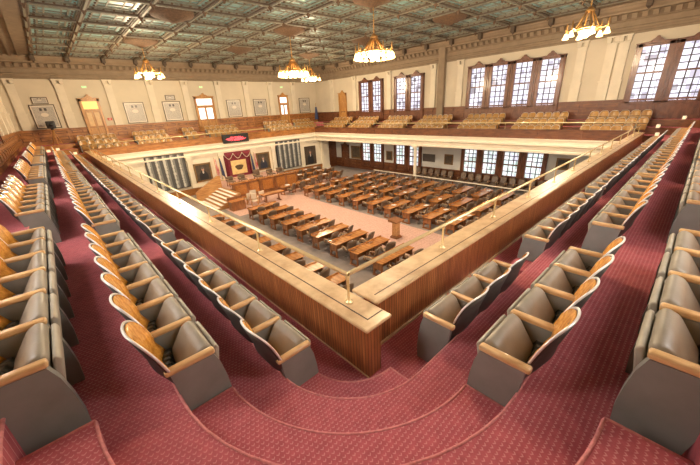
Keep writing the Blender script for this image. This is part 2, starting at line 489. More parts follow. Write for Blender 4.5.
CX, CY = 0.10, 0.36             # centre of the curved corner
def ring_loop(off, n=14):
    """closed outline around the opening: straight runs offset by OFF from the seat-side parapet faces, near corner rounded"""
    x0, y0 = -off, 0.27 - off
    x1, y1 = 22.2 + off, 30.2 + off
    rad = off + 0.10
    pts = []
    for k in range(n + 1):
        a = PI + (PI / 2) * k / n
        pts.append((CX + rad * math.cos(a), CY + rad * math.sin(a)))
    rr = max(0.05, off)
    for cx_, cy_, a0 in ((x1 - rr, y0 + rr, -PI / 2), (x1 - rr, y1 - rr, 0), (x0 + rr, y1 - rr, PI / 2)):
        for k in range(n + 1):
            a = a0 + (PI / 2) * k / n
            pts.append((cx_ + rr * math.cos(a), cy_ + rr * math.sin(a)))
    return pts
def ring_slab(b, inner, outer, z0, z1, z0o=None):
    n = len(inner)
    vs = [(x, y, z1) for x, y in inner] + [(x, y, z1) for x, y in outer] + [(x, y, z0) for x, y in inner] + [(x, y, z0) for x, y in outer]
    fs = []
    for i in range(n):
        j = (i + 1) % n
        fs += [(i, j, n + j, n + i), (2 * n + j, 2 * n + i, 3 * n + i, 3 * n + j), (i, 2 * n + i, 2 * n + j, j), (n + i, n + j, 3 * n + j, 3 * n + i)]
    b.add(vs, fs)
def outer_loop(n=14):
    # same vertex count as ring_loop, on the room's outline
    pts = []
    for k in range(n + 1): pts.append((XL, CY + (YN - CY) * min(1, 2 * k / n)) if k <= n / 2 else (XL + (CX - XL) * (2 * k / n - 1), YN))
    for (ax, ay), (bx, by), (cx_, cy_) in (((21, YN), (XW, YN), (XW, 2)), ((XW, 28), (XW, YW), (21, YW)), ((2, YW), (XL, YW), (XL, 28))):
        for k in range(n + 1):
            q = 2 * k / n
            pts.append((ax + (bx - ax) * q, ay + (by - ay) * q) if q <= 1 else (bx + (cx_ - bx) * (q - 1), by + (cy_ - by) * (q - 1)))
    return pts
OUT = outer_loop()
OFFS = [-0.62, 0.80, 1.61, 2.43]
g = MB()
ring_slab(g, ring_loop(-0.15), OUT, -0.35, 0.0)
gal = struct(g.build('floor_gallery', M['carpet']))
for k in (1, 2, 3):
    b = MB(); ring_slab(b, ring_loop(OFFS[k]), OUT, (k - 1) * RISE, k * RISE)
    o = struct(b.build('floor_tier', M['carpet']))
    b = MB(); lp = [(x, y, k * RISE - 0.004) for x, y in ring_loop(OFFS[k])]
    b.tube(lp, 0.012, 6, True)
    struct(b.build('trim_nosing', M['nosing'], o))
# half steps that follow the curve of the near corner
for k, (ri, ro) in enumerate(((0.55, 0.90), (1.345, 1.71), (2.17, 2.53))):
    zt = RISE * k + RISE / 2
    b = MB(); n = 24
    ins = [(CX - ri, CY + 0.02)] + [(CX + ri * math.cos(PI + PI / 2 * i / n), CY + ri * math.sin(PI + PI / 2 * i / n)) for i in range(n + 1)] + [(CX + 0.02, CY - ri)]
    ous = [(CX - ro, CY + 0.02)] + [(CX + ro * math.cos(PI + PI / 2 * i / n), CY + ro * math.sin(PI + PI / 2 * i / n)) for i in range(n + 1)] + [(CX + 0.02, CY - ro)]
    m_ = len(ins)
    vs = [(x, y, zt) for x, y in ins + ous] + [(x, y, RISE * k) for x, y in ins + ous]
    fs = [(i, i + 1, m_ + i + 1, m_ + i) for i in range(m_ - 1)] + [(2 * m_ + i + 1, 2 * m_ + i, 3 * m_ + i, 3 * m_ + i + 1) for i in range(m_ - 1)]
    fs += [(i, 2 * m_ + i, 2 * m_ + i + 1, i + 1) for i in range(m_ - 1)] + [(m_ + i, m_ + i + 1, 3 * m_ + i + 1, 3 * m_ + i) for i in range(m_ - 1)]
    fs += [(0, m_, 3 * m_, 2 * m_), (m_ - 1, 3 * m_ - 1, 4 * m_ - 1, 2 * m_ - 1)]
    b.add(vs, fs)
    o = struct(b.build('floor_step', M['carpet']))
    b = MB(); b.tube([(x, y, zt - 0.004) for x, y in [ous[0]] + ins + [ous[-1]]], 0.012, 6)
    struct(b.build('trim_nosing', M['nosing'], o))

def riser_strip(k, keep, mat):
    lp = ring_loop(OFFS[k]); n = len(lp); b = MB()
    for i in range(n):
        p, q = Vector(lp[i]), Vector(lp[(i + 1) % n])
        if (q - p).length < 1e-4 or not (keep(p) and keep(q)): continue
        nrm = Vector((-(q - p).y, (q - p).x)).normalized() * .012
        z0, z1 = (k - 1) * RISE, k * RISE + .003
        vs = [(p.x, p.y, z0), (q.x, q.y, z0), (q.x + nrm.x, q.y + nrm.y, z0), (p.x + nrm.x, p.y + nrm.y, z0)]
        b.add(vs + [(x, y, z1) for x, y, z in vs], [(0, 3, 2, 1), (4, 5, 6, 7), (0, 1, 5, 4), (1, 2, 6, 5), (2, 3, 7, 6), (3, 0, 4, 7)])
    struct(b.build('trim_riser', M[mat]))
for k in (1, 2, 3):
    riser_strip(k, lambda p: p.x > 19.8 and p.y < 31.4, 'dadodark'); riser_strip(k, lambda p: p.y > 28.6 and p.x < 23.5, 'dado')
# half steps in the aisles between the seat banks (and step lights by the far corners)
def aisle_step(x0, x1, y0, y1, z, zb):
    b = MB(); b.box((x0, y0, zb), (x1, y1, z))
    return struct(b.build('floor_aisle_step', M['carpet']))
for ya in (4.60, 9.22, 13.80, 18.40, 23.0, 28.0):
    for k in (0, 1):
        aisle_step(-OFFS[k + 1], -OFFS[k + 1] + 0.36, ya - 0.28, ya + 0.30, RISE * k + RISE / 2, RISE * k)
for xa in (3.25, 7.35, 11.75, 16.1, 20.4):
    for k in (0, 1):
        aisle_step(xa - 0.2, xa + 0.25, 0.27 - OFFS[k + 1], 0.27 - OFFS[k + 1] + 0.36, RISE * k + RISE / 2, RISE * k)

# ---- parapets -----------------------------------------------------
def parapet(name, wallbox, capbox, base, mat):
    b = MB(); b.box(*wallbox)
    o = struct(b.build(name, mat))
    c = MB(); c.rbox(*capbox, r=0.018, seg=2, smooth=False); struct(c.build('trim_cap', M['cap'], o))
    d = MB(); d.box(*base); struct(d.build('trim_base', M['cap'], o))
    return o
pl = parapet('wall_parapet_side', ((0.0, 0.0, 0), (0.19, 30.0, 0.60)), ((-0.03, -0.02, 0.60), (0.36, 30.0, 0.64)), ((-0.012, 0.0, 0), (0.0, 30.0, 0.012)), M['parapet'])
pr = parapet('wall_parapet_near', ((0.19, 0.26, 0), (22.0, 0.45, 0.60)), ((0.40, 0.235, 0.60), (22.0, 0.66, 0.64)), ((0.19, 0.235, 0), (22.0, 0.26, 0.03)), M['parapet'])
b = MB(); b.box((0.42, -0.02, 0.602), (0.44, 0.20, 0.62)); 
c = MB(); c.box((0.19, 0.05, 0.0), (0.36, 0.26, 0.60)); 
# inner fascia facing the chamber below, and the shelf of the cap
for nm, a_, b_ in (('wall_lower_side', (0.19, 0.3, ZF), (0.34, 30, 0.60)), ('wall_lower_near', (0.34, 0.47, ZF), (22, 0.64, 0.60))):
    q = MB(); q.box(a_, b_); struct(q.build(nm, M['white']))
b = MB()
b.box((0.105, 0.10, 0.640), (0.119, 29.9, 0.6425)); b.box((0.105, 0.10, 0.640), (0.34, 0.114, 0.6425)); b.box((0.50, 0.36, 0.640), (21.9, 0.373, 0.6425))
struct(b.build('trim_inlay', M['groove'], pl))

# brass rails
def rail(name, label, pts, posts, z0, rad=0.026):
    r_ = thing(name, label, 'railing', (posts[0][0], posts[0][1], z0))
    base = Vector((posts[0][0], posts[0][1], z0))
    b = MB(); b.tube([Vector(p) - base for p in pts], rad, 10)
    b.build('handrail', M['brass'], r_)
    for x, y in posts:
        b = MB()
        q = Vector((x, y, z0)) - base
        h = pts[0][2] - z0
        b.lathe([(0.0, 0.0), (0.05, 0.0), (0.05, 0.012), (0.02, 0.025), (0.016, 0.05), (0.016, h - 0.05), (0.028, h - 0.035), (0.03, h)], 10, q)
        b.build('post', M['brass'], r_)
    return r_
rail('brass_railing', 'polished brass handrail on posts along the parapet towards the plaque wall', [(0.195, 0.485, 1.0), (0.195, 29.9, 1.0)], [(0.195, 0.48 + 2.11 * k) for k in range(14)], 0.64)
rail('brass_railing', 'polished brass handrail on posts along the parapet towards the window wall', [(0.225, 0.485, 1.0), (21.8, 0.485, 1.0)], [(2.15 + 1.77 * k, 0.485) for k in range(12)], 0.64)

# far parapets: wooden fronts, white fascia, brass rail
def far_parapet(side):
    if side == 'plaque':
        mp = lambda u, d, z: (u, YP + d, z); u0_, u1_ = 0.43, 22.2
    else:
        mp = lambda u, d, z: (XP + d, u, z); u0_, u1_ = 0.72, 30.2
    dz = 0.0
    top = 0.72
    b = MB(); b.box((u0_, 0.06, 0.0), (u1_, 0.20, top), mp)
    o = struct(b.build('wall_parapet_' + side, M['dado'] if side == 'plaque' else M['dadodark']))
    b = MB(); n = int((u1_ - u0_) / 2.3)
    st = (u1_ - u0_) / n
    for i in range(n + 1):
        b.box((u0_ + st * i - 0.09, 0.02, 0.12), (u0_ + st * i + 0.09, 0.07, top), mp)
    b.box((u0_, 0.0, top - 0.06), (u1_, 0.26, top), mp); b.box((u0_, 0.03, 0.10), (u1_, 0.07, 0.20), mp)
    struct(b.build('trim_panel', M['dado'] if side == 'plaque' else M['dadodark'], o))
    b = MB()
    prof = [(0.02, 0.13), (-0.10, 0.13), (-0.10, 0.06), (-0.04, 0.02), (-0.02, -0.16), (-0.12, -0.20), (-0.14, -0.30), (0.0, -0.36), (0.04, -0.42), (0.06, -0.62), (0.0, -0.66), (0.0, -0.78), (0.25, -0.80), (0.25, 0.13)]
    b.prism(prof, u0_ - 0.4, u1_, 'x', (lambda u, d, z: mp(u, d, z)))
    struct(b.build('trim_fascia', M['white'], o))
    return o
far_parapet('plaque'); far_parapet('window')
rail('brass_railing', 'straight brass rail on the wooden balcony front under the plaques', [(0.6, YP + .12, 1.06), (21.9, YP + .12, 1.06)], [(0.6 + 2.13 * k, YP + .12) for k in range(11)], 0.72, 0.036)
rail('brass_railing', 'straight brass rail on the balcony front facing the tall windows', [(XP + .12, 0.6, 1.14), (XP + .12, 30.0, 1.14)], [(XP + .12, 0.9 + 2.28 * k) for k in range(13)], 0.72, 0.036)
# underside of the window gallery
b = MB(); b.box((XP + .1, 0.2, -0.80), (XW, YW, -0.36)); struct(b.build('ceiling_soffit', M['lowplaster']))

# ================================================================== walls
def dado_panels(b, mp, u0_, u1_, z0, z1, st=1.03):
    n = max(1, int((u1_ - u0_) / st)); st = (u1_ - u0_) / n
    for i in range(n):
        a_, c_ = u0_ + st * i + 0.07, u0_ + st * (i + 1) - 0.07
        for (za, zb) in ((z0 + 0.22, z0 + 0.62), (z0 + 0.72, z1 - 0.14)):
            b.box((a_, 0.05, za), (c_, 0.09, zb), mp)
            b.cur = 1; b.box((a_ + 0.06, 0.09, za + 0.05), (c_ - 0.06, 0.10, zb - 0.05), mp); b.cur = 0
            b.box((a_ + 0.14, 0.10, za + 0.10), (c_ - 0.14, 0.125, zb - 0.10), mp)
    b.box((u0_, 0.05, z1 - 0.10), (u1_, 0.12, z1), mp)
    b.box((u0_, 0.05, z0), (u1_, 0.09, z0 + 0.18), mp)
def wall(side, mp, u0_, u1_, mat, dmat, z0=ZF, z1=8.0):
    b = MB(); b.box((u0_, -0.25, z0), (u1_, 0.0, z1), mp)
    w = struct(b.build('wall_' + side, mat))
    b = MB(); b.box((u0_, 0.0, 1.14), (u1_, 0.05, 2.30), mp); dado_panels(b, mp, u0_, u1_, 1.14, 2.30)
    struct(b.build('trim_dado', [dmat, M['recess_shade']], w))
    return w
wp = wall('plaque', on_plaque, XL, XW, M['plaster'], M['dado'])
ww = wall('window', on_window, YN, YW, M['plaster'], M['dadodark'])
ws = wall('side', on_side, YN, YW, M['plaster'], M['dado'])
wr = wall('rear', on_rear, XL, XW, M['plaster'], M['dado'])
# pilasters
def pilaster(mp, u, w=0.62, par=None, z0=2.30, full=False):
    b = MB(); h = w / 2
    b.box((u - h - 0.03, 0, z0), (u + h + 0.03, 0.20, 3.38), mp)
    b.box((u - h - 0.08, 0, 3.38), (u + h + 0.08, 0.25, 3.46), mp)
    b.box((u - h, 0, 3.46), (u + h, 0.16, 5.52), mp)
    b.box((u - h - 0.05, 0, 5.52), (u + h + 0.05, 0.21, 5.58), mp)
    for s_ in (-1, 1):
        b.prism([(0.0, 5.58), (0.18, 5.60), (0.28, 5.84), (0.0, 5.84)], u + s_ * h * 0.75 - 0.11, u + s_ * h * 0.75 + 0.11, 'x', mp)
    b.box((u - h - 0.08, 0, 5.84), (u + h + 0.08, 0.30, 5.92), mp)
    b.box((u - h + .08, 0.16, 3.62), (u + h - .08, 0.175, 5.40), mp)
    return struct(b.build('trim_pilaster', M['pilaster'], par))
for u in (0.05, 3.25, 6.40, 9.40, 12.65, 15.75, 18.80, 21.95): pilaster(on_plaque, u, 0.55, wp)
pilaster(on_plaque, -2.7, 0.5, wp)
for u in (30.4, 26.35, 21.2, 15.95, 13.3, 4.75, 3.2, 2.6): pilaster(on_window, u, 0.5, ww)
b = MB(); b.box((14.75, 0, 1.14), (15.35, 0.35, 7.4), on_window); struct(b.build('trim_pier', M['cornice'], ww))
for u in range(4): pilaster(on_side, 20.0 + 3.1 * u, 0.55, ws)
# cornice
CPROF = [(0, 5.92), (0.10, 5.92), (0.10, 6.02), (0.05, 6.06), (0.05, 6.16), (0.12, 6.20), (0.12, 6.30), (0.03, 6.34), (0.03, 6.62), (0.14, 6.68), (0.14, 6.98), (0.34, 7.02), (0.36, 7.10), (0.50, 7.20), (0.58, 7.32), (0.62, 7.34), (0.62, 7.46), (0, 7.46)]
def cornice(mp, u0_, u1_, par):
    b = MB(); b.prism(CPROF, u0_, u1_, 'x', mp)
    b.cur = 1; b.box((u0_, 0.14, 6.70), (u1_, 0.15, 6.97), mp); b.cur = 0
    n = int((u1_ - u0_) / 0.46)
    for i in range(n):
        u = u0_ + 0.46 * i
        b.prism([(0.14, 6.97), (0.14, 6.72), (0.20, 6.72), (0.31, 6.92), (0.31, 6.97)], u, u + 0.25, 'x', mp)
    struct(b.build('trim_cornice', [M['cornice'], M['dentil']], par))
cornice(on_plaque, XL, XW, wp); cornice(on_window, YN, YW, ww); cornice(on_side, YN, YW, ws); cornice(on_rear, XL, XW, wr)

# ---- windows ------------------------------------------------------
WN = [0]
def window(mp, u0_, u1_, z0, z1, pmat, cols=3, rows=8, crest=True, low=False, split=0.52):
    WN[0] += 1
    fwid = 0.31
    b = MB()
    b.box((u0_, 0.0, z0), (u0_ + fwid, 0.20, z1), mp); b.box((u1_ - fwid, 0.0, z0), (u1_, 0.20, z1), mp)
    b.box((u0_, 0.0, z1 - 0.16), (u1_, 0.20, z1), mp); b.box((u0_, 0.0, z0), (u1_, 0.20, z0 + 0.10), mp)
    zm = z0 + (z1 - z0) * split
    b.box((u0_ + fwid, 0.0, zm - 0.05), (u1_ - fwid, 0.15, zm + 0.05), mp)
    b.box((u0_ + 0.05, 0.2, z0), (u0_ + 0.09, 0.24, z1), mp); b.box((u1_ - 0.09, 0.2, z0), (u1_ - 0.05, 0.24, z1), mp)
    if crest:
        um = (u0_ + u1_) / 2; w = (u1_ - u0_) / 2
        b.box((u0_ - 0.03, 0, z1), (u1_ + 0.03, 0.27, z1 + 0.05), mp)
        b.prism([(um - w, z1 + .05), (um - w * .35, z1 + 0.09), (um - w * .22, z1 + 0.2), (um - .11, z1 + 0.24), (um - .05, z1 + .34), (um + .05, z1 + .34), (um + .11, z1 + 0.24), (um + w * .22, z1 + 0.2), (um + w * .35, z1 + .09), (um + w, z1 + .05)], 0.04, 0.22, 'y', mp)
    o = struct(b.build('window_%d' % WN[0], M['winwood']))
    b = MB(); b.box((u0_ + fwid, 0.03, z0 + .10), (u1_ - fwid, 0.05, z1 - .16), mp)
    struct(b.build('window_pane', pmat, o))
    b = MB()
    a_, c_ = u0_ + fwid, u1_ - fwid
    for i in range(1, cols):
        x_ = a_ + (c_ - a_) * i / cols; b.box((x_ - .032, .05, z0 + .1), (x_ + .032, .085, z1 - .16), mp)
    for (za, zb, n) in ((z0 + .1, zm - .05, rows // 2), (zm + .05, z1 - .16, rows - rows // 2)):
        for i in range(1, n):
            z_ = za + (zb - za) * i / n; b.box((a_, .05, z_ - .028), (c_, .08, z_ + .028), mp)
        # narrow coloured border lights beside the outer bars
        b.box((a_ + .12, .05, za), (a_ + .14, .07, zb), mp)
    struct(b.build('glazing_bars', M['lead'], o))
    return o
def apron(mp, u0_, u1_, par):
    b = MB(); b.box((u0_, 0.05, 1.14), (u1_, 0.16, 2.05), mp); n = max(1, round((u1_ - u0_) / 1.75)); st = (u1_ - u0_) / n
    for i in range(n): b.box((u0_ + st * i + .2, 0.16, 1.35), (u0_ + st * (i + 1) - .2, .19, 1.9), mp)
    b.box((u0_ - .05, 0.05, 1.98), (u1_ + .05, .24, 2.06), mp)
    struct(b.build('window_apron', M['winwood'], par))
GROUPS = {'A': (22.02, 25.58, 2), 'B': (16.95, 20.5, 2), 'C': (5.6, 12.6, 4), 'D': (-1.5, 2.0, 2)}
for k, (a_, c_, n) in GROUPS.items():
    st = (c_ - a_) / n
    for i in range(n):
        window(on_window, a_ + st * i, a_ + st * (i + 1), 2.04, 5.28, M['pane'], 3, 8)
        if k != 'D':
            window(on_window, a_ + st * i, a_ + st * (i + 1), -4.0, -0.85, M['lowpane'], 3, 7, False)
    apron(on_window, a_, c_, ww)
for i in range(6):   # daylight windows of the side wall behind the seats
    yy = 1.0 + 3.05 * i
    window(on_side, yy, yy + 1.75, 2.04, 5.28, M['nearpane'], 3, 8)
for i in range(5):
    xx = 0.9 + 4.35 * i
    window(on_rear, xx, xx + 1.75, 2.04, 5.28, M['nearpane'], 3, 8)
# lower walls
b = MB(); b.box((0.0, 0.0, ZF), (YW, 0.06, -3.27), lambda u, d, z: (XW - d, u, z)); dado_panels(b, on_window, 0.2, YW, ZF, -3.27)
struct(b.build('trim_lower_dado', [M['dadodark'], M['recess_shade']], ww))
b = MB(); b.box((0.0, 0.0, -3.27), (YW, 0.03, -0.8), lambda u, d, z: (XW - d, u, z)); struct(b.build('wall_lower_window', M['lowplaster'], ww))
b = MB(); b.box((0.4, YP + .25, ZF), (24.1, YP + .45, -0.36)); wl = struct(b.build('wall_lower_plaque', M['white']))
b = MB(); b.box((24.1, YP + .3, ZF), (XW, YP + .5, -0.36)); struct(b.build('wall_lower_corner', M['dadodark'], wl))
b = MB()
for u in (0.9, 3.15, 7.2, 9.35, 13.95, 16.1, 20.0, 22.45):
    pass
b.box((0.4, 0.0, -0.86), (24.1, 0.20, -0.74), on_dais); b.box((0.4, 0.0, -1.0), (24.1, 0.12, -0.86), on_dais)
b.box((0.4, 0, -3.75), (24.1, 0.10, -3.62), on_dais)
struct(b.build('trim_picture_rail', M['white'], wl))
b = MB(); b.box((0.4, 0, ZF), (24.1, 0.05, -3.72), on_dais); dado_panels(b, on_dais, 0.5, 24.0, ZF, -3.62, 1.4) if False else None
struct(b.build('trim_lower_base', M['dado'], wl))
def column(u0_, u1_, z0, z1):
    b = MB(); h = (u1_ - u0_) / 2; um = (u0_ + u1_) / 2
    b.box((u0_ - .06, 0, z0), (u1_ + .06, 0.34, z0 + .3), on_dais); b.box((u0_, 0, z0 + .3), (u1_, 0.26, z1 - .35), on_dais)
    for q in range(3): b.box((um - h * .7 + q * h * .55, .26, z0 + .45), (um - h * .7 + q * h * .55 + .1, .28, z1 - .5), on_dais)
    b.box((u0_ - .04, 0, z1 - .35), (u1_ + .04, 0.30, z1 - .28), on_dais); b.box((u0_ - .08, 0, z1 - .28), (u1_ + .08, 0.36, z1), on_dais)
    return struct(b.build('trim_pilaster', M['white'], wl))
column(10.0, 10.42, -3.9, -0.8); column(13.42, 13.86, -3.9, -0.8); column(22.9, 23.95, ZF, -0.8)
column(15.85, 16.2, -3.7, -0.8); column(7.0, 7.3, -3.7, -0.8)
# free-standing white column under the window gallery
t_ = thing('gallery_column', 'slender white column rising from the desks to the window gallery', 'column', (22.1, 15.35, ZF))
b = MB(); b.lathe([(0, .5), (0.17, .5), (0.17, .55), (0.145, .62), (0.13, 3.35), (0.15, 3.4)], 18); b.build('shaft', M['white'], t_)
b = MB(); b.box((-.26, -.26, 0), (.26, .26, .42)); b.lathe([(0.24, .42), (0.24, .46), (0.18, .5)], 18); b.build('plinth', M['white'], t_)
b = MB(); b.lathe([(0.13, 3.33), (0.2, 3.42), (0.21, 3.5)], 18); b.box((-.25, -.25, 3.5), (.25, .25, 3.62)); b.build('capital', M['white'], t_)

# ---- doors --------------------------------------------------------
DN = [0]
def door(mp, u0_, u1_, z1, panes, transom, wood_='doorwood', z0=1.14):
    DN[0] += 1
    b = MB(); um = (u0_ + u1_) / 2; w = (u1_ - u0_) / 2
    b.box((u0_, 0.05, z0), (u0_ + .17, .22, z1), mp); b.box((u1_ - .17, .05, z0), (u1_, .22, z1), mp); b.box((u0_, .05, z1 - .18), (u1_, .22, z1), mp)
    zt = z1 - .85
    b.box((u0_, .05, zt - .08), (u1_, .18, zt + .06), mp)
    b.box((u0_ - .06, .05, z1), (u1_ + .06, .27, z1 + .06), mp)
    b.prism([(um - w, z1 + .06), (um - w * .4, z1 + .10), (um - w * .25, z1 + .20), (um - .1, z1 + .22), (um - .07, z1 + .34), (um + .07, z1 + .34), (um + .1, z1 + .22), (um + w * .25, z1 + .2), (um + w * .4, z1 + .1), (um + w, z1 + .06)], .06, .22, 'y', mp)
    o = struct(b.build('door_%d' % DN[0], M[wood_]))
    b = MB(); b.box((u0_ + .17, .05, zt + .06), (u1_ - .17, .09, z1 - .18), mp); struct(b.build('transom_pane', M[transom], o))
    for (a_, c_) in ((u0_ + .17, um - .01), (um + .01, u1_ - .17)):
        b = MB(); b.box((a_, .05, z0), (c_, .11, zt - .08), mp)
        lf = struct(b.build('door_leaf', M[wood_], o))
        b = MB(); b.box((a_ + .09, .11, z0 + 1.2), (c_ - .09, .12, zt - .2), mp); struct(b.build('door_panel', M[panes], lf))
        b = MB(); b.box((a_ + .09, .11, z0 + .2), (c_ - .09, .13, z0 + 1.05), mp); struct(b.build('lower_panel', M[wood_], lf))
        b = MB(); b.box((um - .05 if a_ < um - .1 else um + .03, .11, z0 + 1.0), (um - .03 if a_ < um - .1 else um + .05, .15, z0 + 1.15), mp); struct(b.build('door_handle', M['brass'], lf))
    return o
M['doorinset'] = plain('pale_door_panel', (0.62, 0.42, 0.20), 0.4)
door(on_plaque, 0.94, 2.31, 4.46, 'doorinset', 'amberpane')
door(on_plaque, 10.05, 11.96, 4.46, 'doorpane', 'doorpane')
door(on_plaque, 19.73, 21.05, 4.42, 'doorpane', 'doorpane')
door(on_window, 27.8, 29.1, 4.28, 'doorwood', 'doorwood')
door(on_window, 27.8, 29.1, -1.65, 'dadodark', 'dadodark', 'dadodark', ZF)

# ================================================================== ceiling
ZC = 7.42
GX = [-1.18 + 2.28 * k for k in range(12)]
GY = [-0.60 + 2.42 * k for k in range(15)]
GX[0] = -0.9
gx0, gx1, gy0, gy1 = GX[0], GX[-1], GY[0], GY[-1]
b = MB(); b.box((XL - .2, YN - .2, 8.02), (XW + .2, YW + .2, 8.2)); ceil = struct(b.build('ceiling', M['soffit']))
b = MB()
for x_ in GX: b.box((x_ - .13, gy0 - .13, ZC + .02), (x_ + .13, gy1 + .13, 8.02))
for y_ in GY: b.box((gx0 - .13, y_ - .13, ZC + .025), (gx1 + .13, y_ + .13, 8.02))
struct(b.build('ceiling_beam', M['beam'], ceil))
b = MB()
for x_ in GX:
    b.box((x_ - .045, gy0, ZC - .02), (x_ + .045, gy1, ZC + .02))
for y_ in GY:
    b.box((gx0, y_ - .045, ZC - .022), (gx1, y_ + .045, ZC + .025))
struct(b.build('ceiling_bead', M['bead'], ceil))
fr, gl, bs = MB(), MB(), MB()
for i in range(len(GX) - 1):
    for j in range(len(GY) - 1):
        x0_, x1_, y0_, y1_ = GX[i] + .13, GX[i + 1] - .13, GY[j] + .13, GY[j + 1] - .13
        xm, ym = (x0_ + x1_) / 2, (y0_ + y1_) / 2
        gl.box((x0_, y0_, 7.60), (x1_, y1_, 7.63))
        z_ = 7.62
        for d_, z_, h_, w_ in ((0.0, 7.50, .12, .06), (0.28, 7.55, .06, .07)):
            a_, b_, c_, e_ = x0_ + d_, x1_ - d_, y0_ + d_, y1_ - d_
            fr.box((a_, c_, z_), (a_ + w_, e_, z_ + h_)); fr.box((b_ - w_, c_, z_), (b_, e_, z_ + h_)); fr.box((a_, c_, z_), (b_, c_ + w_, z_ + h_)); fr.box((a_, e_ - w_, z_), (b_, e_, z_ + h_))
        for q in (-.33, .33):
            fr.box((x0_ + .3, ym + q - .03, 7.56), (x1_ - .3, ym + q + .03, 7.61)); fr.box((xm + q * .95 - .03, y0_ + .3, 7.565), (xm + q * .95 + .03, y1_ - .3, 7.61))
        for q in range(5):
            f_ = (q + .5) / 5
            for (px, py) in ((x0_ + (x1_ - x0_) * f_, y0_ + .20), (x0_ + (x1_ - x0_) * f_, y1_ - .20), (x0_ + .20, y0_ + (y1_ - y0_) * f_), (x1_ - .20, y0_ + (y1_ - y0_) * f_)):
                bs.box((px - .04, py - .04, 7.46), (px + .04, py + .04, 7.51))
struct(fr.build('coffer_frame', M['bead'], ceil, recalc=False)); struct(gl.build('coffer_glass', M['teal'], ceil, recalc=False)); 
for x_ in GX:
    for y_ in GY:
        bs.lathe([(0.0, -.20), (.045, -.16), (.07, -.08), (.12, -.03), (.13, .02), (.17, .06)], 8, (x_, y_, ZC))
struct(bs.build('ceiling_boss', M['boss'], ceil))
# flat brown soffits between the coffers and the cornices
b = MB()
b.box((XL, YN, 7.46), (gx0 - .13, YW, 8.02)); b.box((gx1 + .13, YN, 7.46), (XW, YW, 8.02)); b.box((gx0 - .13, YN, 7.46), (gx1 + .13, gy0 - .13, 8.02)); b.box((gx0 - .13, gy1 + .13, 7.46), (gx1 + .13, YW, 8.02))
for q in (XL + .85, XL + 1.3, XL + 1.75): b.box((q, YN, 7.38), (q + .16, YW, 7.46))
struct(b.build('ceiling_cove', M['soffit'], ceil))
# pendant brackets where the beams meet the cornice of the window wall and the plaque wall
b = MB()
for y_ in GY: b.box((XW - .95, y_ - .13, 7.1), (XW - .6, y_ + .13, 7.46)); b.lathe([(0, -.15), (.06, -.1), (.11, 0)], 8, (XW - .78, y_, 7.1))
for x_ in GX: b.box((x_ - .13, YW - .95, 7.1), (x_ + .13, YW - .6, 7.46)); b.lathe([(0, -.15), (.06, -.1), (.11, 0)], 8, (x_, YW - .78, 7.1))
struct(b.build('ceiling_bracket', M['beam'], ceil))
MX, MY = (4.52, 11.36, 18.2), (3.02, 10.28, 17.54, 24.8)
for x_ in MX:
    for y_ in MY:
        b = MB(); b.lathe([(0, -.34), (.16, -.34), (.3, -.26), (.55, -.2), (.72, -.1), (.95, -.06), (1.02, 0.02), (1.02, .2), (0, .2)], 24, (x_, y_, ZC))
        struct(b.build('ceiling_medallion', M['boss'], ceil))

# ================================================================== chandeliers
def chandelier(x_, y_, zb, rad, n, label, big, watts):
    k_ = .72 if big else .85
    root = thing('chandelier', label, 'chandelier', (x_, y_, zb), 0, 'brass chandeliers under the coffered ceiling')
    top = ZC - .3 - zb
    zc = 1.05 if not big else 0.95
    b = MB()
    b.lathe([(0, zc + .12), (.05, zc + .1), (.16, zc), (.2, zc - .08), (.12, zc - .14), (0, zc - .16)], 14)
    b.build('crown', M['bronze'], root)
    b = MB(); b.tube([(0, 0, zc), (0, 0, top)], .022, 8)
    k = zc + .2
    while k < top - .1:
        b.lathe([(0.02, k - .05), (.05, k), (.02, k + .05)], 8); k += .22
    b.build('chain', M['bronze'], root)
    b = MB(); N = 40
    b.tube([(rad * .62 * math.cos(2 * PI * i / N), rad * .62 * math.sin(2 * PI * i / N), .28) for i in range(N)], .035, 8, True)
    if big:
        b.tube([(rad * .95 * math.cos(2 * PI * i / N), rad * .95 * math.sin(2 * PI * i / N), .22) for i in range(N)], .04, 8, True)
    b.build('ring', M['bronze'], root)
    b = MB(); b.lathe([(0, -.10), (.08, -.09), (rad * .26, 0), (rad * .38, .14), (rad * .40, .2), (rad * .3, .22), (0, .22)], 20)
    b.build('bowl', M['bulb'], root)
    for i in range(n):
        a = 2 * PI * (i + .5) / n
        ca, sa = math.cos(a), math.sin(a)
        b = MB()
        pts = [(r_ * ca, r_ * sa, z_) for r_, z_ in ((.1, zc - .05), (rad * .3, zc * .72), (rad * .55, .36), (rad * .75, .22), (rad * .92, .30), (rad, .20))]
        b.tube(pts, [.025, .03, .03, .028, .026, .03], 6)
        if not big or i % 2 == 0:
            b.lathe([(0, .62), (.03, .56), (.035, .42), (.05, .3), (.03, .24), (0, .2)], 8, (rad * ca, rad * sa, 0))
        arm = b.build('arm', M['bronze'], root)
        b = MB(); b.lathe([(.03, .2), (.07 * k_, .17), (.10 * k_, .08), (.155 * k_, -.02), (.16 * k_, -.05), (.10 * k_, -.06), (0, -.07)], 12, (rad * ca, rad * sa, 0))
        b.build('lamp_shade', M['bulb'], arm)
    ld = bpy.data.lights.new('chandelier_light', 'POINT')
    ld.energy = watts; ld.color = (1.0, 0.77, 0.50); ld.shadow_soft_size = .45
    lo = bpy.data.objects.new('chandelier_light', ld); COL.objects.link(lo); lo.parent = root; lo.location = (0, 0, -.35)
chandelier(4.52, 24.8, 5.3, 0.82, 6, 'small six-lamp chandelier hanging before the door with amber transom', False, SMALL_LAMP_W * 1.4)
chandelier(18.2, 24.8, 5.3, 0.82, 6, 'small six-lamp chandelier overlapping the edge of the large ring lamp', False, SMALL_LAMP_W)
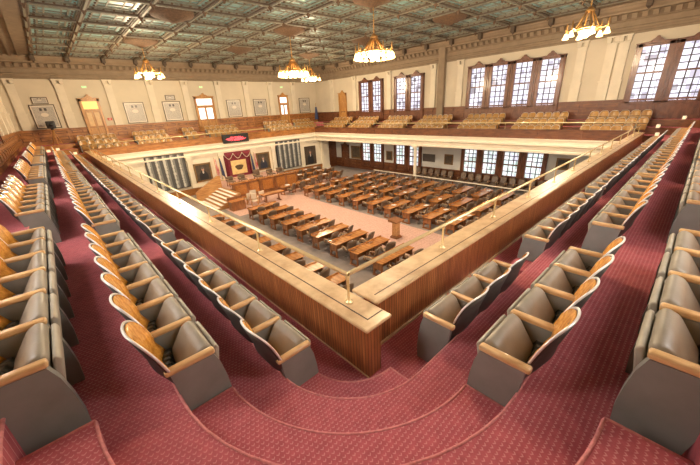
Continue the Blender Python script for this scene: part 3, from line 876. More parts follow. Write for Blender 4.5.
chandelier(4.52, 3.02, 5.3, 0.82, 6, 'small six-lamp chandelier hanging over the near corner of the parapet', False, SMALL_LAMP_W * 0.35)
chandelier(18.2, 3.02, 5.3, 0.82, 6, 'small six-lamp chandelier hanging by the row of four tall windows', False, SMALL_LAMP_W * 0.6)
chandelier(11.36, 10.28, 4.95, .93, 18, 'large ring chandelier before the pair of windows nearest the corner door', True, BIG_LAMP_W)
chandelier(11.36, 17.54, 4.85, .93, 18, 'large ring chandelier before the plaque wall, beside a small one', True, BIG_LAMP_W)

# ================================================================== gallery seats
W = 0.555
def back_top(u): return 0.614 + 0.302 * max(0.0, 1 - abs(2 * u - 1) ** 3.7) ** 0.40
def back_x(u, z): return -0.307 - 0.073 * (1 - (2 * u - 1) ** 2) - 0.29 * max(0, z - 0.614) + 0.46 * max(0, 0.56 - z)
def seat_parts():
    P = []
    zlo = 0.30
    f = lambda off, z0, z1f, e=0.0: (lambda u, v: (back_x(e + u * (1 - 2 * e), z0 + (z1f(e + u * (1 - 2 * e)) - z0) * v) + off, (W - .016) * (e + u * (1 - 2 * e)) - .024, z0 + (z1f(e + u * (1 - 2 * e)) - z0) * v))
    b = MB(); b.slab(f(0.0, zlo, back_top), f(-0.014, zlo, back_top), 20, 7); P.append(('backrest', None, b, 'shell', 0))
    b = MB(); b.tube([(back_x(0.5 - 0.5 * math.cos(PI * i / 32), back_top(0.5 - 0.5 * math.cos(PI * i / 32))) - .005, (W - .026) * (0.5 - 0.5 * math.cos(PI * i / 32)) - .020, back_top(0.5 - 0.5 * math.cos(PI * i / 32)) + .004) for i in range(33)], .010, 6); P.append(('rim', 'backrest', b, 'chrome', 0))
    b = MB(); b.slab(f(0.012, 0.43, lambda u: back_top(u) - .012, .015), f(0.002, 0.43, lambda u: back_top(u) - .012, .015), 20, 7); P.append(('veneer_panel', 'backrest', b, 'veneer', 0))
    b = MB(); b.slab(f(0.060, 0.32, lambda u: .45, .05), f(0.003, 0.32, lambda u: .45, .05), 14, 4); P.append(('back_pad', 'backrest', b, 'rib', 0))
    b = MB(); b.rprism([(-.05, .27), (.022, .59), (-.012, .642), (-.085, .615), (-.22, .41), (-.232, .32), (-.18, .27)], .045, W - .050, .03, 3); P.append(('seat_cushion', None, b, 'leather', 0))
    b = MB(); b.rprism([(-.045, .24), (.028, .58), (.05, .59), (.07, .555), (.035, .36), (-.008, .24)], .048, W - .053, .016, 2); P.append(('seat_shell', 'seat_cushion', b, 'leather2', 0))
    b = MB(); b.rbox((-.345, -.031, .575), (.015, .031, .625), .017, 3); P.append(('armrest', None, b, 'arm', 0))
    pan = [(-.315, .58), (0, .575), (.035, .47), (.058, .32), (.070, .16), (.062, 0.0), (-.24, 0.0), (-.28, .25)]
    b = MB(); b.prism(pan, -.027, .027, 'y'); P.append(('side_panel', None, b, 'panel', 0))
    b = MB(); b.rbox((-.345, W - .031, .575), (.015, W + .031, .625), .017, 3); P.append(('armrest', None, b, 'arm', 1))
    b = MB(); b.prism(pan, W - .027, W + .027, 'y'); P.append(('side_panel', None, b, 'panel', 1))
    return P
SP = [(n, p, b.mesh(n, M[m]), e) for n, p, b, m, e in seat_parts()]
FM = MB(); fmats = ['shell', 'chrome', 'veneer', 'rib', 'leather', 'leather2', 'arm', 'panel']
for n, p, b, m, e in seat_parts():
    if e: continue
    FM.cur = fmats.index(m)
    o0 = len(FM.v); FM.v += b.v
    for f_, s_ in zip(b.f, b.sm): FM.f.append(tuple(i + o0 for i in f_)); FM.m.append(FM.cur); FM.sm.append(s_)
fmats = [{'leather': 'gold', 'leather2': 'gold2', 'veneer': 'gold3'}.get(q, q) for q in fmats]
FAR_ME = FM.mesh('theatre_seat', [M[q] for q in fmats])
def make_seat(loc, rz, label, group, end, width=W):
    r_ = thing('theatre_seat', label, 'seat', loc, rz, group)
    made = {}
    for n, p, me, e in SP:
        if e and not end: continue
        made[n] = link(n, me, made[p] if p else r_)
    if abs(width - W) > 1e-4: r_.scale = (1, width / W, 1)
    return r_
SEATS = []   # (x of low arm, y, rz, tier, label, group, end)
def bank_side(row, tip, starts):
    k = 0
    for y0_, n, w in starts:
        for i in range(n):
            k += 1
            SEATS.append(((tip, y0_ + w * i, row * RISE), 0.0, 'grey folding seat, %s row towards the plaque wall, %s from the corner steps' % (['front', 'middle', 'back'][row], nth(k)), '%s row of seats towards the plaque wall' % ['front', 'middle', 'back'][row], i == n - 1, w, True))
def bank_near(row, tip, starts):
    k = 0
    for x0_, n, w in starts:
        for i in range(n):
            k += 1
            SEATS.append(((x0_ + w * (i + 1), tip, row * RISE), PI / 2, 'grey folding seat, %s row towards the window wall, %s from the corner steps' % (['front', 'middle', 'back'][row], nth(k)), '%s row of seats towards the window wall' % ['front', 'middle', 'back'][row], i == 0, w, True))
bank_side(0, -0.505, [(0.32, 7, .555), (4.97, 7, .56), (9.55, 7, .555), (14.15, 7, .555), (18.75, 7, .555), (23.35, 7, .555)])
bank_side(1, -1.31, [(0.43, 7, .56), (5.22, 7, .56), (9.72, 7, .555), (14.3, 7, .555), (18.85, 7, .555), (23.4, 7, .555)])
bank_side(2, -2.18, [(0.58, 6, .59), (5.45, 6, .56), (10.2, 6, .555), (14.9, 6, .555), (19.4, 6, .555), (24.0, 6, .555)])
bank_near(0, -0.24, [(0.64, 3, .55), (3.49, 6, .555), (7.55, 7, .555), (11.95, 7, .555), (16.35, 7, .555)])
bank_near(1, -1.055, [(0.16, 4, .575), (3.62, 7, .555), (7.8, 7, .555), (12.15, 7, .555), (16.5, 7, .555)])
bank_near(2, -1.90, [(0.31, 4, .59), (4.0, 6, .575), (8.1, 7, .555), (12.4, 7, .555), (16.7, 7, .555)])
# far banks: plaque gallery (facing the chamber, -y) and window gallery (facing -x)
def bank_plaque(row, tip, starts):
    k = 0
    for x0_, n, w in starts[::-1]:
        for i in range(n - 1, -1, -1):
            k += 1
            SEATS.append(((x0_ + w * i, tip, row * RISE), -PI / 2, 'golden-brown folding seat, %s row below the plaques, %s from the window wall' % (['front', 'middle', 'back'][row], nth(k)), '%s row of seats below the plaques' % ['front', 'middle', 'back'][row], False, w, False))
def bank_window(row, tip, starts):
    k = 0
    for y0_, n, w in starts[::-1]:
        for i in range(n - 1, -1, -1):
            k += 1
            SEATS.append(((tip, y0_ + w * (i + 1), row * RISE), PI, 'golden-brown folding seat, %s row under the tall windows, %s from the plaque wall' % (['front', 'middle', 'back'][row], nth(k)), '%s row of seats under the tall windows' % ['front', 'middle', 'back'][row], False, w, False))
for row in (0, 1, 2):
    bank_plaque(row, [30.72, 31.52, 32.32][row], ([(-.05, 5, .53), (3.85, 5, .54), (8.0, 2, .56), (10.15, 6, .54), (16.75, 6, .56), (20.8, 5, .53)] if row else [(1.0, 4, .56), (3.85, 5, .54), (16.75, 6, .56), (20.0, 4, .53)]))
    bank_window(row, [22.72, 23.52, 24.32][row], [(.36 if row else .9, 6 if row else 5, .51), (4.6, 6, .51), (8.8, 6, .52), (13.3, 6, .52), (17.6, 6, .52), (22.0, 6, .52), (26.1, 6, .54)])
def sdist(s): return (Vector(s[0]) - CAM_POS).length
SEATS.sort(key=lambda s_: (('below the plaques' in s_[2]) or ('front row under the tall' in s_[2]), sdist(s_)))
rest = MB()
NS = 0
for loc, rz, lab, grp, end, w, near in SEATS:
    NS += 1
    if 'below the plaques' in lab or 'front row under the tall' in lab:
        a_ = FAR_ME
        mtx = Matrix.Translation(loc) @ Matrix.Rotation(rz, 4, 'Z')
        o0 = len(rest.v)
        rest.v += [tuple(mtx @ v.co) for v in a_.vertices]
        for p in a_.polygons:
            rest.f.append(tuple(i + o0 for i in p.vertices)); rest.m.append(p.material_index); rest.sm.append(True)
        continue
    if near:
        make_seat(loc, rz, lab, grp, end, w)
    else:
        o = link('theatre_seat', FAR_ME); o.scale = (1, w / W, 1); o.location = loc; o.rotation_euler = (0, 0, rz)
        tag(o, lab, 'seat', grp)
if rest.v:
    o = rest.build('theatre_seats_far_rows', [M[q] for q in fmats], recalc=False)
    tag(o, 'golden-brown folding seats filling the rest of the far balcony rows', 'seats', None, 'stuff')
#__PART2__
# ================================================================== chamber floor: desks and chairs
def desk_proto():
    r_ = thing('member_desk', 'x', 'desk')
    b = MB(); b.rbox((-.575, -.33, .71), (.575, .33, .75), .012, 2, smooth=False); b.box((-.575, .26, .75), (.575, .33, .80)); link('desktop', b.mesh('desktop', M['desk']), r_)
    b = MB(); b.box((-.53, .22, .18), (.53, .26, .71)); link('modesty_panel', b.mesh('modesty_panel', M['deskleg']), r_)
    for s_ in (-1, 1):
        b = MB(); x_ = s_ * .50
        b.box((x_ - .035, -.26, .08), (x_ + .035, -.19, .71)); b.box((x_ - .035, .19, .08), (x_ + .035, .26, .71)); b.box((x_ - .02, -.2, .34), (x_ + .02, .2, .66)); b.box((x_ - .04, -.30, 0), (x_ + .04, .30, .08))
        link('desk_leg', b.mesh('desk_leg', M['deskleg']), r_)
    b = MB(); b.rbox((-.5, .06, .75), (-.24, .25, .775), .008, 2, smooth=False); link('voting_console', b.mesh('voting_console', M['deskleg']), r_)
    return r_
def chair_proto():
    r_ = thing('swivel_chair', 'x', 'chair')
    b = MB()
    for k in range(5):
        a = 2 * PI * k / 5
        b.tube([(0, 0, .10), (.28 * math.cos(a), .28 * math.sin(a), .05)], [.03, .018], 6)
        b.lathe([(0, .0), (.03, .01), (.03, .05), (0, .06)], 8, (.28 * math.cos(a), .28 * math.sin(a), 0))
    b.lathe([(0, .09), (.03, .09), (.03, .40), (0, .40)], 8)
    link('swivel_base', b.mesh('swivel_base', M['chairmetal']), r_)
    b = MB(); b.rbox((-.26, -.24, .40), (.26, .26, .50), .04, 3); link('seat', b.mesh('seat', M['chairleather']), r_)
    b = MB()
    f = lambda o: (lambda u, v: (-.25 + .5 * u, -.24 - .05 * math.sin(PI * u) - .16 * v + o, .46 + .62 * v * (1 - .12 * (2 * u - 1) ** 2 * v)))
    b.slab(f(.035), f(-.035), 6, 5); link('backrest', b.mesh('backrest', M['chairleather']), r_)
    for s_ in (-1, 1):
        b = MB(); b.tube([(s_ * .29, -.27, .60), (s_ * .29, -.1, .66), (s_ * .29, .16, .66), (s_ * .29, .20, .60), (s_ * .27, .12, .44)], [.02, .026, .026, .022, .018], 6)
        link('armrest', b.mesh('armrest', M['chairwood']), r_)
    return r_
first = {}
def put(proto, key, loc, rz, label, group):
    if key not in first:
        first[key] = proto()
        r_ = first[key]; kids_of(r_)
        r_.location = loc; r_.rotation_euler = (0, 0, rz); r_['label'] = label
        if group: r_['group'] = group
        return r_
    return dup(first[key], loc, rz, label, group)
ROWS = [6.32 + 1.525 * k for k in range(9)]
nrow = len(ROWS)
PAPERS = []
def desk_set(x_, y_, where, rz=0.0, jit=True):
    put(desk_proto, 'desk', (x_, y_, ZF), rz, 'brown wooden desk, ' + where, 'member desks on the chamber floor')
    a = random.uniform(-.45, .45) if jit else 0
    dx, dy = -math.sin(rz) * -.62, math.cos(rz) * -.62
    put(chair_proto, 'chair', (x_ + dx + random.uniform(-.08, .08), y_ + dy + random.uniform(-.1, .04), ZF), rz + a, 'dark swivel chair, desk ' + where, 'swivel chairs at the desks')
for k in range(nrow):
    y_ = ROWS[nrow - 1 - k]
    for c_, x_ in enumerate((8.93, 7.76)):
        desk_set(x_, y_ + (8.26 - 8.05), '%s from pink aisle, %s row below dais, stairs block' % (nth(c_ + 1), nth(k + 1)))
    for c_, x_ in enumerate((4.85, 3.68)):
        desk_set(x_, y_ + .45, '%s from pink aisle, %s row below dais, stairs block' % (nth(c_ + 3), nth(k + 1)))
RROWS = [5.05 + 1.56 * k for k in range(11)]
for k in range(11):
    y_ = RROWS[10 - k]
    sh = 13.4 + .575
    for c_, dx in enumerate((0, 1.17, 3.05, 4.22, 6.1, 7.27)):
        x_ = sh + dx
        if x_ > 21.35: continue
        desk_set(x_, y_, '%s from pink aisle, %s row below dais, window block' % (nth(c_ + 1), nth(k + 1)))
        if random.random() < .42: PAPERS.append((x_ + random.uniform(-.05, .35), y_ + random.uniform(-.2, 0), .755, nth(c_ + 1), nth(k + 1)))
for x_, y_, z_, c_, r_ in PAPERS:
    b = MB(); b.box((-.15, -.11, 0), (.15, .11, .012))
    o = b.build('paper_stack', M['paper']); o.location = (x_, y_, ZF + z_ + .022); o.rotation_euler = (0, 0, random.uniform(-.5, .5))
    tag(o, 'white papers on the desk %s from the aisle, %s row, window block' % (c_, r_), 'papers', 'papers on the member desks')
# desks of the press and clerks towards the plaque wall
CL = [(12.9, 22.9, .15), (14.2, 23.0, .05), (15.5, 23.3, 0), (16.9, 24.0, 0), (18.2, 24.0, 0), (19.7, 24.0, 0), (16.4, 26.0, 0), (17.7, 26.0, 0), (19.2, 26.2, 0), (20.4, 26.2, 0), (17.2, 28.0, 0), (18.6, 28.0, 0), (20.0, 28.0, 0)]
for k, (x_, y_, rz) in enumerate(CL):
    put(desk_proto, 'desk', (x_, y_, ZF), rz, 'brown wooden side desk, %s of those between rostrum and window wall' % nth(k + 1), 'side desks by the rostrum')
    put(chair_proto, 'chair', (x_ + .05, y_ - .62, ZF), rz + random.uniform(-.5, .5), 'dark swivel chair at the %s side desk between rostrum and window wall' % nth(k + 1), 'side chairs by the rostrum')
    if k % 2 == 0 or k > 7:
        b = MB(); b.rbox((-.2, -.14, 0), (.2, .14, .06), .01, 1, smooth=False); o = b.build('paper_stack', M['paper']); o.location = (x_ + .1, y_ - .02, ZF + .777); tag(o, 'white paper pile on the %s side desk beside the rostrum' % nth(k + 1), 'papers', 'paper piles by the rostrum')
# low rail and chairs along the window wall
rl = thing('aisle_railing', 'long pale wooden rail behind the last desks under the window gallery', 'railing', (22.0, 1.0, ZF))
b = MB(); b.box((-.05, 0, .93), (.05, 19.4, 1.0)); b.build('handrail', M['white'], rl)
b = MB(); b.box((-.02, 0, .48), (.02, 19.4, .53)); b.build('mid_rail', M['dadodark'], rl)
for k in range(10):
    b = MB(); b.box((-.045, 2.07 * k, 0), (.045, 2.07 * k + .09, .93)); b.build('post', M['dadodark'], rl)
for k in range(16):
    y_ = 5.6 + .72 * k + (.6 if k > 9 else 0)
    put(chair_proto, 'chair', (24.75, y_, ZF), PI / 2 + .05, 'dark chair against the lower window wall, %s from the rear wall' % nth(k + 1), 'dark chairs against the lower window wall')

# lectern standing in the pink aisle
t_ = thing('lectern', 'square wooden lectern standing alone in the pink central aisle', 'lectern', (11.25, 8.75, ZF))
b = MB(); b.rbox((-.24, -.24, 0), (.24, .24, .10), .02, 2, smooth=False); b.box((-.19, -.19, .1), (.19, .19, .15)); b.build('plinth', M['deskleg'], t_)
b = MB(); b.box((-.13, -.13, .15), (.13, .13, 1.0)); [b.box((-.15 + .3 * i - .02, -.15, .15), (-.15 + .3 * i + .02, .15, 1.0)) for i in (0, 1)]; b.build('column', M['stepwood'], t_)
b = MB(); b.prism([(-.3, 1.0), (.3, 1.0), (.3, 1.14), (-.3, 1.06)], -.36, .36, 'x'); b.build('reading_board', M['deskleg'], t_)

# ---- dais ---------------------------------------------------------
b = MB(); b.box((8.5, 25.15, ZF), (15.6, 30.2, -3.4)); dp = struct(b.build('floor_dais', M['pink']))
st_ = thing('dais_stairs', 'oak stairs with pale nosings climbing to the rostrum', 'stairs', (6.45, 22.9, ZF))
for i in range(6):
    b = MB(); b.box((.32 * i, 0, 0), (.32 * i + .32, 3.6, .165 * (i + 1) - .02)); s1 = b.build('step', M['stepwood'], st_)
    b = MB(); b.box((.32 * i - .01, .02, .165 * (i + 1) - .02), (.32 * i + .22, 3.58, .165 * (i + 1))); b.build('tread', M['paper'], s1)
b = MB(); b.prism([(-.3, 0), (2.0, 0), (2.0, 2.05), (1.7, 2.05), (-.3, .95)], 3.6, 3.75, 'y'); b.build('balustrade', M['stepwood'], st_)
b = MB(); b.box((1.92, 0, 0), (2.1, 3.6, 1.0)); b.build('landing_edge', M['stepwood'], st_)
rs = thing('rostrum', 'long panelled wooden rostrum in front of the crimson alcove', 'rostrum', (8.75, 24.9, ZF))
b = MB(); b.box((0, 0, 0), (6.7, .10, 1.40)); b.build('front_panel', M['deskleg'], rs)
for i in range(5):
    b = MB(); x_ = 0.1 + 1.33 * i; b.box((x_ + .12, -.03, .35), (x_ + 1.15, 0, 1.22)); b.box((x_ + .25, -.05, .5), (x_ + 1.02, -.03, 1.08)); b.build('inset_panel', M['desk'], rs)
for i in range(4):
    b = MB(); x_ = [0, 2.5, 4.2, 6.6][i]; b.box((x_ - .02, -.08, 0), (x_ + .14, .12, 1.45)); b.build('post', M['deskleg'], rs)
b = MB(); b.rbox((-.1, -.12, 1.40), (6.9, .55, 1.45), .015, 2, smooth=False); b.build('desktop', M['desk'], rs)
b = MB(); b.box((-.05, -.1, 0), (6.8, 0, .2)); b.build('kickboard', M['deskleg'], rs)
for k, (x_, nm) in enumerate(((9.2, 'first'), (10.35, 'second'), (11.9, 'tallest central'), (13.3, 'third'), (14.4, 'last'))):
    c_ = thing('high_back_chair', 'dark high-backed chair behind the rostrum, %s from the stairs' % nm, 'chair', (x_, 26.1, -3.4), PI, 'high-backed chairs behind the rostrum')
    hh = 1.05 if k == 2 else .86
    b = MB(); b.rbox((-.32, -.30, .4), (.32, .3, .5), .04, 2); b.build('seat', M['chairleather'], c_)
    b = MB(); b.rbox((-.34, -.40, .45), (.34, -.28, hh), .05, 3); b.build('backrest', M['chairleather'], c_)
    for sx in (-1, 1):
        for sy in (-1, 1):
            b = MB(); b.box((sx * .28 - .03, sy * .26 - .03, 0), (sx * .28 + .03, sy * .26 + .03, .42)); b.build('leg', M['deskleg'], c_)
        b = MB(); b.rbox((sx * .34 - .03, -.3, .64), (sx * .34 + .03, .28, .70), .02, 2); b.build('armrest', M['chairwood'], c_)
tb = thing('clerk_table', 'orange wooden table with pedestal base in front of the rostrum', 'table', (10.75, 21.75, ZF))
b = MB(); b.rbox((-1.0, -.35, .72), (1.0, .35, .78), .015, 2, smooth=False); b.build('tabletop', M['desk'], tb)
b = MB(); b.box((-.93, -.28, .62), (.93, .28, .72)); b.build('apron', M['deskleg'], tb)
for s_ in (-1, 1):
    b = MB(); b.box((s_ * .6 - .05, -.06, .1), (s_ * .6 + .05, .06, .62)); b.box((s_ * .6 - .05, -.32, 0), (s_ * .6 + .05, .32, .1)); b.build('pedestal', M['deskleg'], tb)
for k, (x_, y_, rz) in enumerate(((8.95, 22.75, .3), (9.75, 23.4, -.2), (10.0, 22.5, .1), (9.1, 21.75, 2.8))):
    c_ = thing('clerk_chair', 'pale upholstered wooden armchair at the foot of the stairs, %s from them' % nth(k + 1), 'chair', (x_, y_, ZF), rz, 'pale clerk chairs')
    b = MB(); b.rbox((-.27, -.25, .38), (.27, .25, .48), .03, 2); b.build('seat', M['pale'], c_)
    b = MB(); b.rbox((-.26, -.32, .5), (.26, -.24, .98), .04, 3); b.build('backrest', M['pale'], c_)
    for sx in (-1, 1):
        for sy in (-1, 1):
            b = MB(); b.box((sx * .25 - .025, sy * .24 - .025, 0), (sx * .25 + .025, sy * .24 + .025, .62 if sy > 0 else .95)); b.build('leg', M['stepwood'], c_)
        b = MB(); b.rbox((sx * .27 - .03, -.26, .62), (sx * .27 + .03, .28, .67), .015, 2); b.build('armrest', M['stepwood'], c_)
ck = thing('clerk_desk', 'reddish-brown enclosed wooden desk at the foot of the dais stairs', 'desk', (7.7, 22.0, ZF))
b = MB(); b.box((-.55, -.35, 0), (.55, .35, .72)); b.build('carcass', M['deskleg'], ck)
b = MB(); b.rbox((-.6, -.4, .72), (.6, .4, .77), .012, 2, smooth=False); b.build('desktop', M['desk'], ck)
b = MB(); b.box((-.6, .28, .77), (.6, .38, .98)); b.build('back_ledge', M['deskleg'], ck)

# alcove with cloth, drapes, flags
al = thing('draped_alcove', 'crimson draped alcove holding a tan cloth panel behind the rostrum', 'alcove', (11.95, YP + .25, -3.7))
b = MB(); b.box((-1.5, -.05, 0), (1.5, -.01, 2.85)); b.build('backing', M['redcloth'], al)
b = MB(); b.box((-.82, -.10, .55), (.82, -.06, 1.95)); cl_ = b.build('cloth_panel', M['tan'], al)
b = MB(); b.grid(lambda u, v: (.42 * math.cos(2 * PI * u) * v * (1 + .2 * math.sin(6 * PI * u)), -.104, 1.22 + .30 * math.sin(2 * PI * u) * v * (1 + .15 * math.cos(4 * PI * u))), 30, 3); b.build('painted_emblem', M['sepia'], cl_)
for s_ in (-1, 1):
    b = MB(); b.grid(lambda u, v: (s_ * (1.45 - .42 * u * (.55 + .45 * v)), -.14 - .05 * math.sin(u * 22), 2.8 - 2.75 * (1 - v)), 24, 6); b.build('side_drape', M['redcloth'], al)
for i in range(3):
    b = MB(); b.grid(lambda u, v: (-1.45 + .967 * (i + u), -.16 - .08 * math.sin(PI * v) - .02 * math.sin(v * 20), 2.85 - (.12 + .55 * math.sin(PI * u)) * v), 14, 10); b.build('swag', M['redcloth'], al)
    b = MB(); b.tube([(-1.45 + .967 * (i + q / 10), -.2, 2.85 - (.12 + .55 * math.sin(PI * q / 10)) - .02) for q in range(11)], .03, 6); b.build('fringe', M['pale'], al)
for x_, mat_, lab in ((9.3, 'usflag', 'red and white striped flag hanging on a pole beside the dais stairs'), (9.75, 'blueflag', 'dark blue flag on a pole between striped flag and alcove'), (13.05, 'blueflag', 'dark blue flag on a pole beside the alcove towards the desks'), (13.45, 'usflag', 'red and white striped flag on a pole before the framed portrait')):
    f_ = thing('flag', lab, 'flag', (x_, 29.55, -3.4))
    b = MB(); b.tube([(0, 0, .1), (0, 0, 2.2)], .022, 8); b.lathe([(0, 2.2), (.04, 2.24), (0, 2.32)], 8); b.build('flagpole', M['brass'], f_)
    b = MB(); b.lathe([(0, 0), (.16, 0), (.14, .06), (.03, .1), (0, .1)], 12); b.build('foot_plate', M['brass'], f_)
    b = MB(); b.grid(lambda u, v: ((.04 + .30 * u) * (.35 + .65 * (1 - v) ** .7 if True else 1), -.05 * math.sin(u * 14) * (1.2 - v), .55 + 1.6 * v - .35 * u * (1 - v)), 16, 8); b.build('flag_cloth', M[mat_], f_)

# framed pictures ---------------------------------------------------
def picture(mp, u0_, u1_, z0, z1, cmat, fmat, name, label, cat, fw_=.09, group=None, d=.0):
    o_ = mp((u0_ + u1_) / 2, d, z0)
    r_ = thing(name, label, cat, o_, 0, group)
    q = lambda u, dd, z: tuple(Vector(mp(u, dd + d, z)) - Vector(o_))
    b = MB()
    for a_, c_ in (((u0_, 0, z0), (u0_ + fw_, .07, z1)), ((u1_ - fw_, 0, z0), (u1_, .07, z1)), ((u0_, 0, z0), (u1_, .07, z0 + fw_)), ((u0_, 0, z1 - fw_), (u1_, .07, z1))): b.box(a_, c_, q)
    b.build('picture_frame', M[fmat], r_)
    b = MB(); b.box((u0_ + fw_, 0, z0 + fw_), (u1_ - fw_, .035, z1 - fw_), q); b.build('canvas', M[cmat], r_)
    return r_
for (a_, c_, lab) in ((-2.15, -.65, 'large framed class photograph standing behind the camera tripod'), (3.97, 5.55, 'large framed class photograph between amber-transom door and small chandelier'), (7.1, 8.7, 'large framed class photograph with a smaller frame above, next to bright double door'), (13.35, 14.95, 'large framed class photograph first past the bright double door'), (16.48, 18.12, 'large framed class photograph second past the bright double door'), (22.75, 24.35, 'large framed class photograph nearest the corner of the window wall')):
    picture(on_plaque, a_, c_, 2.36, 4.12, 'composite', 'frame', 'framed_photograph', lab, 'picture', .06)
picture(on_plaque, -1.86, -.92, 4.16, 4.66, 'composite', 'frame', 'small_framed_photograph', 'small framed sheet above the photograph behind the camera tripod', 'picture', .05)
picture(on_plaque, 7.5, 8.35, 4.22, 4.67, 'composite', 'frame', 'small_framed_photograph', 'small framed sheet above the photograph next to the bright double door', 'picture', .05)
picture(on_dais, 7.5, 9.1, -3.3, -1.55, 'portrait_a', 'goldframe', 'oil_portrait', 'gilt-framed dark portrait above the dais stairs', 'painting', .14)
picture(on_dais, 14.0, 15.6, -3.2, -1.35, 'portrait_b', 'goldframe', 'oil_portrait', 'gilt-framed portrait between alcove and the full vote board', 'painting', .14)
picture(on_dais, 20.35, 22.0, -3.6, -1.4, 'portrait_a', 'frame', 'oil_portrait', 'tall dark portrait beyond the second vote board near the corner pilaster', 'painting', .12)
picture(on_window, 25.75, 27.4, -3.2, -1.7, 'portrait_b', 'goldframe', 'oil_portrait', 'dark portrait between brown door and windows under the gallery', 'painting', .14, None, .03)
picture(on_window, 20.8, 21.65, -3.0, -2.0, 'portrait_a', 'goldframe', 'oil_portrait', 'small dark portrait between two window pairs under the gallery', 'painting', .1, None, .03)
picture(on_window, 13.45, 14.35, -2.85, -1.88, 'portrait_b', 'goldframe', 'oil_portrait', 'small dark portrait beside the four lower windows under the gallery', 'painting', .1, None, .03)
picture(on_window, 4.15, 5.0, -2.4, -1.55, 'portrait_a', 'goldframe', 'oil_portrait', 'dark portrait past the four lower windows, seen above the near parapet', 'painting', .1, None, .03)
t_ = thing('notice_board', 'wide dark grey board on the lower wall beside the white column', 'board', on_window(16.1, .03, -2.7))
b = MB(); b.box((-.05, -.67, 0), (0, .67, .68)); b.build('panel', M['shell'], t_)
b = MB()
for a_, c_ in (((-.07, -.7, -.03), (0, -.67, .71)), ((-.07, .67, -.03), (0, .7, .71)), ((-.07, -.7, .68), (0, .7, .71)), ((-.07, -.7, -.03), (0, .7, 0))): b.box(a_, c_)
b.build('frame', M['frame'], t_)
def vote_board(u0_, u1_, label):
    r_ = thing('vote_board', label, 'board', on_dais((u0_ + u1_) / 2, .1, -3.45))
    w = (u1_ - u0_) / 2
    b = MB(); b.box((-w, -.12, 0), (w, 0, 3.0)); b.build('panel', M['vote'], r_)
    b = MB(); b.box((-w - .05, -.14, -.05), (-w, 0, 3.05)); b.box((w, -.14, -.05), (w + .05, 0, 3.05)); b.box((-w, -.14, 3.0), (w, 0, 3.05)); b.box((-w, -.14, -.05), (w, 0, 0)); b.build('frame', M['black'], r_)
    for i in range(6):
        b = MB(); x_ = -w + 2 * w * i / 5; b.box((x_ - .035, -.135, 0), (x_ + .035, -.12, 3.0)); b.build('divider', M['shell'], r_)
vote_board(3.72, 6.82, 'dark vote board with pale columns, seen over the long parapet')
vote_board(16.5, 19.6, 'dark vote board with pale columns, between two portraits')
# red LED sign on the balcony front
sg = thing('led_sign', 'black sign with glowing red letters on the balcony front above the alcove', 'sign', (12.0, YP - .02, 0.02))
b = MB(); b.rbox((-1.35, -.16, 0), (1.35, 0, .82), .02, 2, smooth=False); b.build('housing', M['black'], sg)
led = MB(); random.seed(3)
x_ = -1.05
while x_ < 1.05:
    hgt = .05 + .19 * max(0, 1 - abs(x_ / 1.0) ** 2.2)
    for j in range(7):
        z_ = -3 + j
        if abs(z_) * .058 <= hgt and random.random() < .72:
            led.box((x_, -.175, .36 + z_ * .055), (x_ + .05, -.16, .36 + z_ * .055 + .045))
    x_ += .06
led.build('lit_letters', M['led'], sg)
# exit signs and alarm box
for x_, lab in ((1.63, 'green exit sign on the wall above the amber-transom door'), (11.0, 'green exit sign on the wall above the bright double door'), (20.4, 'green exit sign above the narrow lit door')):
    e_ = thing('exit_sign', lab, 'sign', on_plaque(x_, 0, 5.27))
    b = MB(); b.box((-.17, -.06, 0), (.17, 0, .2)); b.build('housing', M['white'], e_)
    cu_ = bpy.data.curves.new('exit_letters', 'FONT'); cu_.body = 'EXIT'; cu_.size = .17; cu_.align_x = 'CENTER'; cu_.extrude = .004
    tmp = bpy.data.objects.new('lettering', cu_)
    COL.objects.link(tmp); bpy.context.view_layer.update()
    me_ = bpy.data.meshes.new_from_object(tmp.evaluated_get(bpy.context.evaluated_depsgraph_get()))
    bpy.data.objects.remove(tmp)
    to = link('lettering', me_, e_); to.location = (0, -.068, .04); to.rotation_euler = (PI / 2, 0, 0)
    me_.materials.clear(); me_.materials.append(M['exit'])
a_ = thing('fire_alarm', 'small red alarm box on the wall beside the amber-transom door', 'alarm', on_plaque(2.68, 0, 2.72))
b = MB(); b.rbox((-.16, -.08, 0), (.16, 0, .2), .015, 2, smooth=False); b.build('housing', M['signred'], a_)
b = MB(); b.box((-.08, -.09, .07), (.08, -.08, .13)); b.build('pull_handle', M['white'], a_)
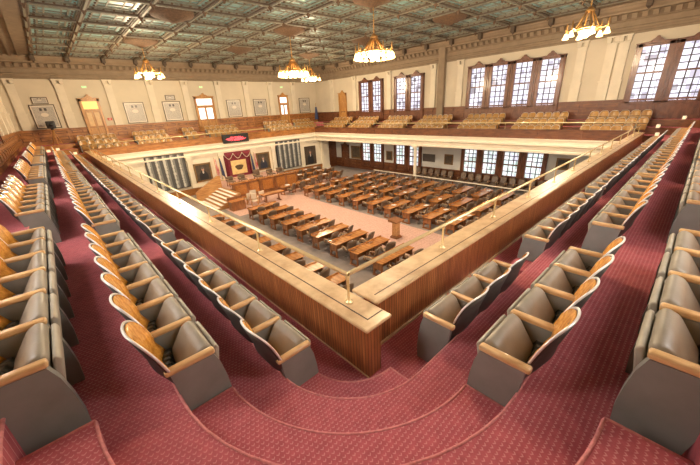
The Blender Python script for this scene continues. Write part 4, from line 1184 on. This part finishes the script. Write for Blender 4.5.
# camera on a tripod in the far corner
tc = thing('video_camera', 'black video camera on a wooden tripod before the first framed photograph', 'camera', (-1.3, 32.6, 1.14))
for k in range(3):
    a = 2 * PI * k / 3 + .5
    b = MB(); b.tube([(0, 0, 1.15), (.32 * math.cos(a), .32 * math.sin(a), 0)], [.035, .025], 6); b.build('tripod_leg', M['doorwood'], tc)
b = MB(); b.rbox((-.28, -.22, 1.2), (.28, .25, 1.75), .06, 3); b.build('body', M['black'], tc)
b = MB(); b.tube([(0, -.22, 1.5), (.02, -.5, 1.48)], [.1, .13], 10); b.build('lens', M['black'], tc)
b = MB(); b.lathe([(0, 1.1), (.09, 1.12), (.09, 1.2), (0, 1.22)], 10); b.build('pan_head', M['black'], tc)
# flag stand in the far corner of the window gallery
fs_ = thing('flag', 'furled lilac flag on a pole in the far gallery corner', 'flag', (24.75, 33.0, 1.14))
b = MB(); b.tube([(0, 0, 0), (0, 0, 2.3)], .025, 8); b.build('flagpole', M['doorwood'], fs_)
b = MB(); b.grid(lambda u, v: ((.10 + .14 * (1 - v)) * math.cos(2 * PI * u) * (1 + .25 * math.sin(10 * PI * u)), (.08 + .1 * (1 - v)) * math.sin(2 * PI * u), .35 + 1.5 * v), 30, 5); b.build('flag_cloth', M['blueflag'], fs_)
b = MB(); b.lathe([(0, 0), (.18, 0), (.15, .07), (0, .09)], 12); b.build('foot_plate', M['brass'], fs_)
# step lights beside the far corner steps
for (p, lab) in (((-0.55, 30.9, .38), 'small lit step light lowest at the corner towards the plaque wall'), ((-1.45, 31.4, .76), 'small lit step light middle at the corner towards the plaque wall'), ((-2.0, 30.3, .76), 'small lit step light by the aisle towards the plaque wall'), ((22.7, -.2, .38), 'small lit step light lowest at the corner under the big windows'), ((23.4, -.1, .76), 'small lit step light middle at the corner under the big windows'), ((24.4, -1.0, 1.14), 'small lit step light topmost at the corner under the big windows')):
    l_ = thing('step_light', lab, 'light', p)
    b = MB(); b.rbox((-.11, -.08, 0), (.11, .08, .2), .02, 2, smooth=False); b.build('housing', M['white'], l_)
    b = MB(); b.box((-.09, -.09, .04), (.09, -.08, .17)); b.box((-.12, -.06, .04), (-.11, .06, .17)); b.build('lens', M['steplight'], l_)
